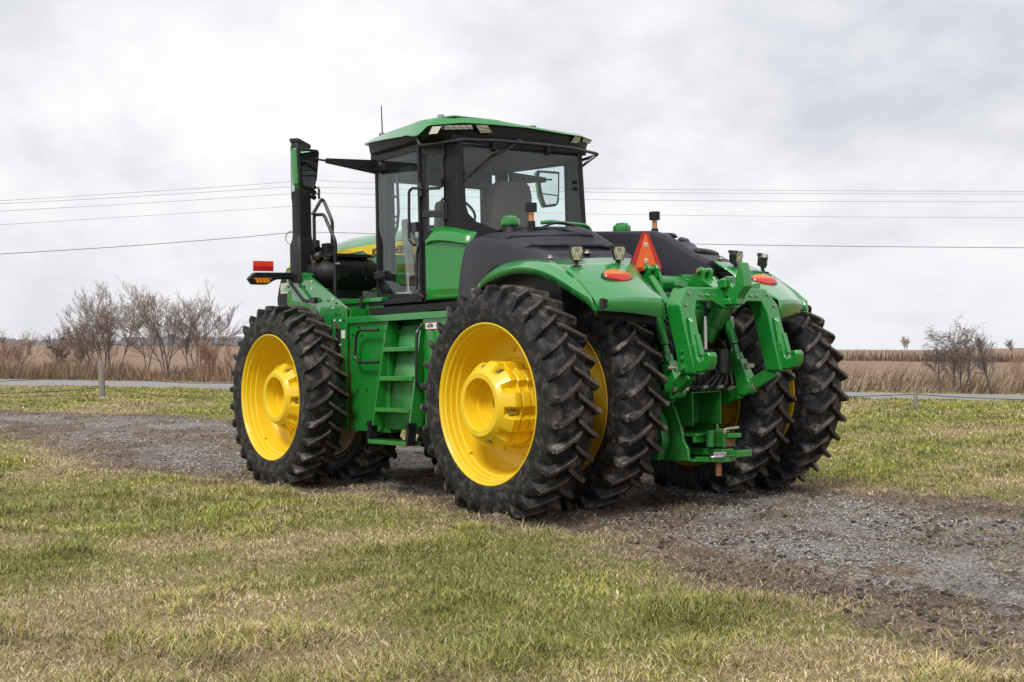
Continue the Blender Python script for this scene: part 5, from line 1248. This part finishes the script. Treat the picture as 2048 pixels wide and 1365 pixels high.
# ------------------------------------------------------------------ BARE TREES
def barkmat(name, c0, c1):
    m, nt, bs = newmat(name); p = geopos(nt)
    nt.links.new(mixc(nt, noise(nt, 6, 5, .7, p), c0, c1), bs.inputs['Base Color']); bs.inputs['Roughness'].default_value = .9; nt.links.new(bump(nt, noise(nt, 30, 4, .7, p), .6, .02), bs.inputs['Normal']); return m
BARK = barkmat('bark', (.12, .095, .08), (.24, .20, .17)); TWIG = barkmat('twigs', (.19, .135, .108), (.30, .225, .185)); TWIGR = barkmat('reddish_twigs', (.26, .15, .105), (.38, .25, .18)); BARKD = barkmat('dark_bark', (.06, .05, .045), (.15, .125, .11)); TWIGD = barkmat('dark_twigs', (.11, .09, .078), (.20, .165, .14))
LEAFO = simple('dead_leaf', (.24, .10, .045), .8)
def tree(name, px, d, H, spread, label, stems=1, seed=1, bark=None, twig=None, group=None, cat='tree', leaves=0, up=.75, levels=5, r0=None, droop=0, first=.3):
    s = (px-1024)/FPX*d; X, Y = xy(d, s); Z = float(ground_h(X, Y))-.1; rg = random.Random(seed); T = MB(); Cn = MB(); LF = MB()
    r0 = r0 or H*.014
    def grow(p, dr, L, r, lev):
        n = 4 if lev < 2 else 3; pts = [p]; q = p; dd_ = dr
        for k in range(n):
            dd_ = (dd_+Vector((rg.gauss(0, .12), rg.gauss(0, .12), rg.gauss(0, .06)+(.05*up if lev > 0 else 0)-droop*lev*.05))).normalized(); q = q+dd_*L/n; pts.append(q)
        rr = [r*(1-.55*k/n) for k in range(n+1)]
        rr = [max(q_, .0013*d/20) for q_ in rr]
        (T if lev < 1 else Cn).tube(pts, rr, 6 if lev < 1 else (4 if lev < 3 else 3), caps=False)
        if lev >= levels:
            if leaves and rg.random() < leaves:
                for k in range(2):
                    c = pts[-1]+Vector((rg.gauss(0, .05), rg.gauss(0, .05), rg.gauss(0, .05))); a = Vector((rg.gauss(0, .03), rg.gauss(0, .03), rg.gauss(0, .03))); e = Vector((rg.gauss(0, .03), rg.gauss(0, .03), rg.gauss(0, .03))); LF.add([c, c+a, c+a+e, c+e], [(0, 1, 2, 3)])
            return
        nb = (rg.randint(7, 9), rg.randint(4, 5), rg.randint(3, 4), rg.randint(3, 4), rg.randint(2, 3))[min(lev, 4)]
        for k in range(nb):
            t = first+(1-first)*(k+rg.random())/nb if lev == 0 else .15+.85*(k+rg.random())/nb
            i = min(n-1, int(t*n)); b = pts[i].lerp(pts[i+1], t*n-i)
            az = rg.random()*2*PI; sp = spread*(.55+.6*rg.random())
            base = (pts[i+1]-pts[i]).normalized(); side = Vector((math.cos(az), math.sin(az), 0)); side = (side-base*side.dot(base)).normalized()
            nd = (base*math.cos(sp)+side*math.sin(sp)).normalized()
            grow(b, nd, L*(.42+.26*rg.random())*(1.08-.35*t if lev == 0 else 1), rr[i]*(.5+.15*rg.random()), lev+1)
    for k in range(stems):
        a = rg.random()*2*PI; ln_ = (.08 if stems == 1 else .12+.35*rg.random()); o = Vector((X+math.cos(a)*.12*stems*rg.random(), Y+math.sin(a)*.12*stems*rg.random(), Z))
        grow(o, Vector((math.cos(a)*ln_, math.sin(a)*ln_, 1)).normalized(), H*(.72+.12*rg.random())*(1 if stems == 1 else .8+.3*rg.random()), r0*(1 if stems == 1 else .65), 0)
    root = empty(name, (X, Y, Z)); tag(root, label, cat, group)
    for bb, nm, mt in ((T, 'trunk', bark or BARK), (Cn, 'crown', twig or TWIG), (LF, 'dead_leaves', LEAFO)):
        if bb.v:
            o = bb.build(nm, mt, root); o.location = (-X, -Y, -Z)
    return root
GL = 'bare trees and brush beyond the road on the left'; GR = 'bare trees beyond the road on the right'
tree('bare_tree', 333, 70, 4.9, .5, 'tallest bare tree of the left clump, with an open fan of branches', 4, 11, BARKD, TWIG, GL, first=.2)
tree('bare_tree', 390, 69, 3.9, .40, 'many stemmed bare tree right of the tallest one, close to the front tyre', 5, 12, BARKD, TWIG, GL, r0=.05, first=.2)
tree('bare_tree', 288, 73, 3.8, .6, 'slim bare tree just left of the tallest one', 2, 17, BARKD, TWIG, GL, levels=4)
tree('bare_tree', 218, 70, 3.9, .42, 'dense bushy bare tree behind the wooden post', 7, 13, BARK, TWIG, GL, r0=.045, first=.12)
tree('bare_tree', 172, 74, 3.3, .55, 'bare tree in the left clump between the bush and the wooden post', 3, 14, BARK, TWIG, GL, first=.15)
tree('bare_shrub', 110, 72, 2.7, .6, 'spreading bare shrub left of the clump, leaning branches against the sky', 3, 15, BARK, TWIG, GL, 'shrub', r0=.04, first=.1)
tree('bare_shrub', 25, 68, 2.3, .45, 'low reddish brush at the left edge of the photo', 5, 16, BARK, TWIGR, GL, 'shrub', r0=.03, levels=4, first=.1)
tree('bare_shrub', 440, 66, 2.0, .40, 'low rust red brush beside the front tyre', 5, 18, TWIGR, TWIGR, GL, 'shrub', r0=.03, levels=4, first=.1)
tree('bare_tree', 1903, 48, 2.15, .48, 'rounded tangled tree with drooping twigs and a few dead leaves', 5, 27, BARKD, TWIGD, GR, leaves=.02, droop=.9, r0=.04, first=.25)
tree('young_tree', 1941, 46, 1.55, .5, 'thin young tree holding rusty brown leaves', 1, 22, BARKD, TWIGD, GR, leaves=.3, levels=3, r0=.035, first=.5)
tree('bare_tree', 1991, 45.6, 1.95, .36, 'dark upright bare tree at the right with steep branches', 2, 23, BARKD, TWIGD, GR, r0=.06, first=.3)
tree('young_tree', 1976, 48, 1.7, .35, 'very thin sapling just left of the dark upright tree', 1, 24, BARKD, TWIG, GR, levels=3, r0=.02)
tree('bare_shrub', 2030, 50, 1.5, .45, 'brown shrub at the right edge of the photo', 5, 25, BARK, TWIGR, GR, 'shrub', r0=.025, levels=3, first=.1)
tree('bare_tree', 1811, 300, 2.9, .5, 'small pale bare tree alone on the crest of the field', 3, 31, BARK, TWIG, 'bare trees along the crest', levels=3, r0=.10, first=.15)
tree('bare_tree', 2024, 260, 2.6, .6, 'small rounded bare tree on the crest at the far right', 3, 32, BARK, TWIG, 'bare trees along the crest', levels=3, r0=.10, first=.15)
tree('bare_tree', 1952, 260, 1.9, .6, 'faint bare tree on the crest behind the tangled tree', 3, 33, BARK, TWIG, 'bare trees along the crest', levels=3, r0=.09, first=.15)
# far wood on the left skyline
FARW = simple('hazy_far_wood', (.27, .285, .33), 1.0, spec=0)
b = MB(); rg = random.Random(9)
for k in range(420):
    s = -330+345*rg.random(); d = 640+60*rg.random(); x, y = xy(d, s); z = float(ground_h(x, y)); dens = .5+.5*math.sin(s*.045+1.3)*math.sin(s*.017)
    if rg.random() > .25+dens*.8: continue
    H = 3.0+5.0*dens*rg.random()+1.5*rg.random(); r = 3+5*rg.random()
    for q in range(7):
        a = rg.random()*2*PI; c = Vector((x+math.cos(a)*r*.6, y+math.sin(a)*r*.6, z+3+H*(.4+.5*rg.random())))
        n = 6; pts = [c+Vector((math.cos(t)*r*.5*(.6+.7*rg.random())*RH[0], math.cos(t)*r*.5*RH[1], math.sin(t)*H*.28*(.6+.7*rg.random()))) for t in [2*PI*i/n for i in range(n)]]
        b.add(pts, [tuple(range(n))])
    b.beam((x, y, z-2), (x, y, z+3+H*.8), r*.9, r*.5)
tag(b.build('far_wood', FARW), 'hazy blue grey wood along the far left skyline', 'wood', kind='stuff')

# ------------------------------------------------------------------ CABLE FENCE, POLE, WIRES
WOODP = barkmat('weathered_wood', (.16, .15, .13), (.30, .28, .25)); CABLE = simple('dark_cable', (.07, .055, .045), .7)
def gpt(px, d, py=None):
    """world point over pixel column px at distance d; at ground level, or where row py shows"""
    if py is None:
        s = (px-1024)/FPX*d; x, y = xy(d, s); return Vector((x, y, float(ground_h(x, y))))
    r = FW+(px-1024)/FPX*RT-(py-682.5)/FPX*UP; k = d/(r[0]*FH[0]+r[1]*FH[1]); return Vector(CAM+r*k)
fence = tag(empty('cable_fence', gpt(203, 36.5)), 'low fence of short weathered wooden posts and dark sagging cables along the lawn', 'fence')
def fpart(b, name, mat, bev=0):
    o = b.build(name, mat, fence, bev); o.location = -fence.location; return o
def post(px, d, top_py, r, lean=0):
    p = gpt(px, d); q = gpt(px+lean, d, top_py); b = MB(); n = 12; secs = []
    for f in (-.05, .02, .3, .6, .9, 1.0):
        c = p.lerp(q, f); rr = r*(1.08-.12*f)*(.93 if f == 1 else 1)
        secs.append([c+Vector((math.cos(t), math.sin(t), .12*math.cos(t+1) if f == 1 else 0))*(rr*(1+.07*math.sin(3*t+f*4)))*Vector((1, 1, 1)).x for t in [2*PI*k/n for k in range(n)]])
    b.loft(secs); return fpart(b, 'post', WOODP), p, q
def cable(pts, r=.016, sag=.0):
    P = []
    for a, c in zip(pts, pts[1:]):
        for k in range(12):
            f = k/12; P.append(a.lerp(c, f)-Vector((0, 0, sag*4*f*(1-f))))
    P.append(pts[-1]); return fpart(MB().tube(P, r, 5), 'cable', CABLE)
p1, a0, a1 = post(202.5, 37.5, 724, .088, -1)
p2, b0, b1 = post(1828, 32.8, 784, .056, 3)
c = MB(); c.ball(a0+Vector((0, 0, .0)), .17, 6, sc_=(1, 1, .35)); fpart(c, 'concrete_foot', simple('old_concrete', (.45, .44, .42), .9))
cable([gpt(-140, 39, 764), gpt(0, 38.3, 763), gpt(110, 37.9, 758), gpt(200, 37.5, 750)], .011); cable([gpt(205, 37.5, 750), gpt(300, 37.2, 762), gpt(380, 37, 766.5), gpt(470, 36.8, 767), gpt(560, 36.6, 764), gpt(700, 36.3, 745)], .011)
cable([gpt(-140, 39, 790), gpt(0, 38.3, 788), gpt(110, 37.9, 783), gpt(200, 37.5, 776)], .011); cable([gpt(205, 37.5, 776), gpt(300, 37.2, 789), gpt(380, 37, 796), gpt(470, 36.8, 799), gpt(640, 36.4, 790)], .011)
cable([gpt(1500, 33.6, 782), gpt(1600, 33.4, 794), gpt(1700, 33.2, 793.5), gpt(1760, 33, 792), gpt(1828, 32.8, 789)], .011); cable([gpt(1830, 32.8, 789), gpt(1900, 32.6, 794), gpt(1990, 32.4, 798), gpt(2060, 32.2, 800), gpt(2200, 32, 798)], .011)
cable([gpt(1755, 32.7, 822.5), gpt(1790, 32.7, 821), gpt(1826, 32.7, 818)], .010); cable([gpt(1830, 32.7, 818), gpt(1855, 32.6, 821), gpt(1875, 32.5, 823.5)], .010)
# utility pole standing behind the intake stack
DP = 62
pole = tag(empty('utility_pole', gpt(616, DP)), 'utility pole standing directly behind the tractor intake stack', 'utility pole')
def ppart(b, name, mat):
    o = b.build(name, mat, pole); o.location = -pole.location; return o
ppart(MB().tube([gpt(616, DP)-Vector((0, 0, .3)), gpt(616, DP, 352)], [.15, .10], 14), 'pole', WOODP)
for py in (376, 388): ppart(MB().beam(gpt(599, DP, py), gpt(639, DP, py), .10, .10), 'crossarm', WOODP)
for px, py in ((597, 379), (638, 380), (638, 386), (638, 392)): ppart(MB().tube([gpt(px, DP, py+3)-Vector((0, 0, .08)), gpt(px, DP, py+3), gpt(px, DP, py-2)], [.05, .07, .05], 8), 'insulator', INK)
WIRE = simple('power_cable', (.20, .19, .19), .6)
wl = [('topmost', [(-300, 417), (0, 402), (250, 386.5), (490, 371), (595, 362), (616, 360)], [(616, 360), (640, 361.6), (752, 365.8), (1170, 377), (1600, 381.5), (2048, 383), (2400, 381)], .008),
      ('second from the top', [(-300, 420), (0, 408), (250, 394.5), (490, 380), (595, 373), (616, 372)], [(616, 372), (640, 374.7), (752, 377.7), (1170, 384.5), (1600, 387.5), (2048, 388.5), (2400, 386)], .008),
      ('third from the top', [(-300, 441), (0, 423), (250, 409), (490, 394), (595, 387), (616, 385)], [(616, 385), (640, 386), (752, 389.5), (1170, 399.5), (1600, 403), (2048, 404), (2400, 401)], .008),
      ('thin fourth', [(-300, 466), (0, 450), (250, 434.5), (490, 419.5), (595, 412), (616, 411)], [(616, 411), (640, 411.7), (752, 416), (1170, 428), (1600, 433.5), (2048, 436), (2400, 435)], .007),
      ('thick lowest', [(-300, 525), (0, 508.5), (250, 493), (490, 474.3), (560, 467.5), (595, 465.5), (616, 465)], [(616, 465), (640, 465), (752, 468), (1170, 482), (1420, 489), (1700, 493), (2048, 496), (2400, 498)], .016)]
for nm, L, R, r in wl:
    for side, P in (('left', L), ('right', R)):
        d_ = lambda px: DP+(px-616)*(.012 if px < 616 else -.003)
        pts = [gpt(px, d_(px), py) for px, py in P]; Q = []
        for i in range(len(pts)-1):                                 # Catmull-Rom through the sampled points
            p0, p1_, p2_, p3 = pts[max(0, i-1)], pts[i], pts[i+1], pts[min(len(pts)-1, i+2)]
            for k in range(8):
                t = k/8; Q.append(.5*((2*p1_)+(p2_-p0)*t+(2*p0-5*p1_+4*p2_-p3)*t*t+(3*p1_-p0-3*p2_+p3)*t**3))
        Q.append(pts[-1]); o = MB().tube(Q, r, 5).build('power_line', WIRE)
        tag(o, f'{nm} power line on the {"coil" if side == "left" else "tractor cab"} side of the pole', 'power line', 'power lines on the utility pole')
c = gpt(583, DP-.4, 477)
b = MB()
for k in range(3):
    rr = .27+.012*k; b.tube([c+Vector((RH[0]*math.cos(t)*rr, RH[1]*math.cos(t)*rr, math.sin(t)*rr*1.12+.01*k)) for t in [2*PI*i/32 for i in range(32)]], .010, 5, closed=True)
tag(b.build('cable_coil', WIRE), 'round coil of spare cable hanging from the lowest line left of the stack', 'cable coil')

# ------------------------------------------------------------------ SKY AND LIGHT
w = bpy.data.worlds.new('World'); sc.world = w; w.use_nodes = True; nt = w.node_tree; nt.nodes.clear()
out = N(nt, 'ShaderNodeOutputWorld'); bg = N(nt, 'ShaderNodeBackground'); bg2 = N(nt, 'ShaderNodeBackground'); add = N(nt, 'ShaderNodeAddShader')
SUN_EL, SUN_AZ = math.radians(48), math.radians(120)                 # azimuth measured in the tractor's x-y plane
sky = N(nt, 'ShaderNodeTexSky'); sky.sky_type = 'NISHITA'; sky.sun_disc = False; sky.sun_elevation = SUN_EL; sky.sun_rotation = PI/2-SUN_AZ; sky.air_density = 1.5; sky.dust_density = 4
nt.links.new(sky.outputs[0], bg2.inputs[0]); bg2.inputs[1].default_value = .006
tc = N(nt, 'ShaderNodeTexCoord'); sep = N(nt, 'ShaderNodeSeparateXYZ'); nt.links.new(tc.outputs['Generated'], sep.inputs[0])
den = mathn(nt, 'ADD', mathn(nt, 'MAXIMUM', sep.outputs[2], 0.0), .42)
cb = N(nt, 'ShaderNodeCombineXYZ'); nt.links.new(mathn(nt, 'DIVIDE', sep.outputs[0], den), cb.inputs[0]); nt.links.new(mathn(nt, 'DIVIDE', sep.outputs[1], den), cb.inputs[1])
mp = N(nt, 'ShaderNodeMapping'); mp.inputs['Location'].default_value = (1.7, .4, 0); mp.inputs['Rotation'].default_value = (0, 0, .5); mp.inputs['Scale'].default_value = (1, 1, 1); nt.links.new(cb.outputs[0], mp.inputs[0])
c1 = noise(nt, 1.55, 7, .52, mp.outputs[0]); c2 = noise(nt, 4.5, 5, .58, mp.outputs[0])
cl = mathn(nt, 'ADD', mathn(nt, 'MULTIPLY', c1, .62), mathn(nt, 'MULTIPLY', c2, .38))
cr = ramp(nt, cl, [(.37, (.56, .572, .63)), (.45, (.675, .68, .72)), (.53, (.80, .80, .818)), (.64, (.91, .906, .906))])
hz = ramp(nt, sep.outputs[2], [(0, (1, 1, 1)), (.16, (0, 0, 0))])
skyc = mixc(nt, mathn(nt, 'MULTIPLY', hz.outputs[0], .55), cr.outputs[0], (.70, .72, .76))
nt.links.new(skyc, bg.inputs[0]); bg.inputs[1].default_value = 1.16
nt.links.new(bg.outputs[0], add.inputs[0]); nt.links.new(bg2.outputs[0], add.inputs[1]); nt.links.new(add.outputs[0], out.inputs[0])
sun = bpy.data.objects.new('sun', bpy.data.lights.new('sun', 'SUN')); COL.objects.link(sun)
sun.data.energy = 2.6; sun.data.angle = math.radians(14); sun.data.color = (1, .955, .89)
dv = Vector((math.cos(SUN_EL)*math.cos(SUN_AZ), math.cos(SUN_EL)*math.sin(SUN_AZ), math.sin(SUN_EL)))
sun.rotation_euler = dv.to_track_quat('Z', 'Y').to_euler(); sun.location = (0, 0, 20)
sc.view_settings.view_transform = 'Standard'; sc.view_settings.look = 'None'; sc.view_settings.exposure = 0; sc.view_settings.gamma = 1
sc.render.engine = 'CYCLES'; sc.cycles.use_denoising = True; sc.cycles.max_bounces = 8; sc.cycles.transparent_max_bounces = 16; sc.cycles.caustics_reflective = False; sc.cycles.caustics_refractive = False
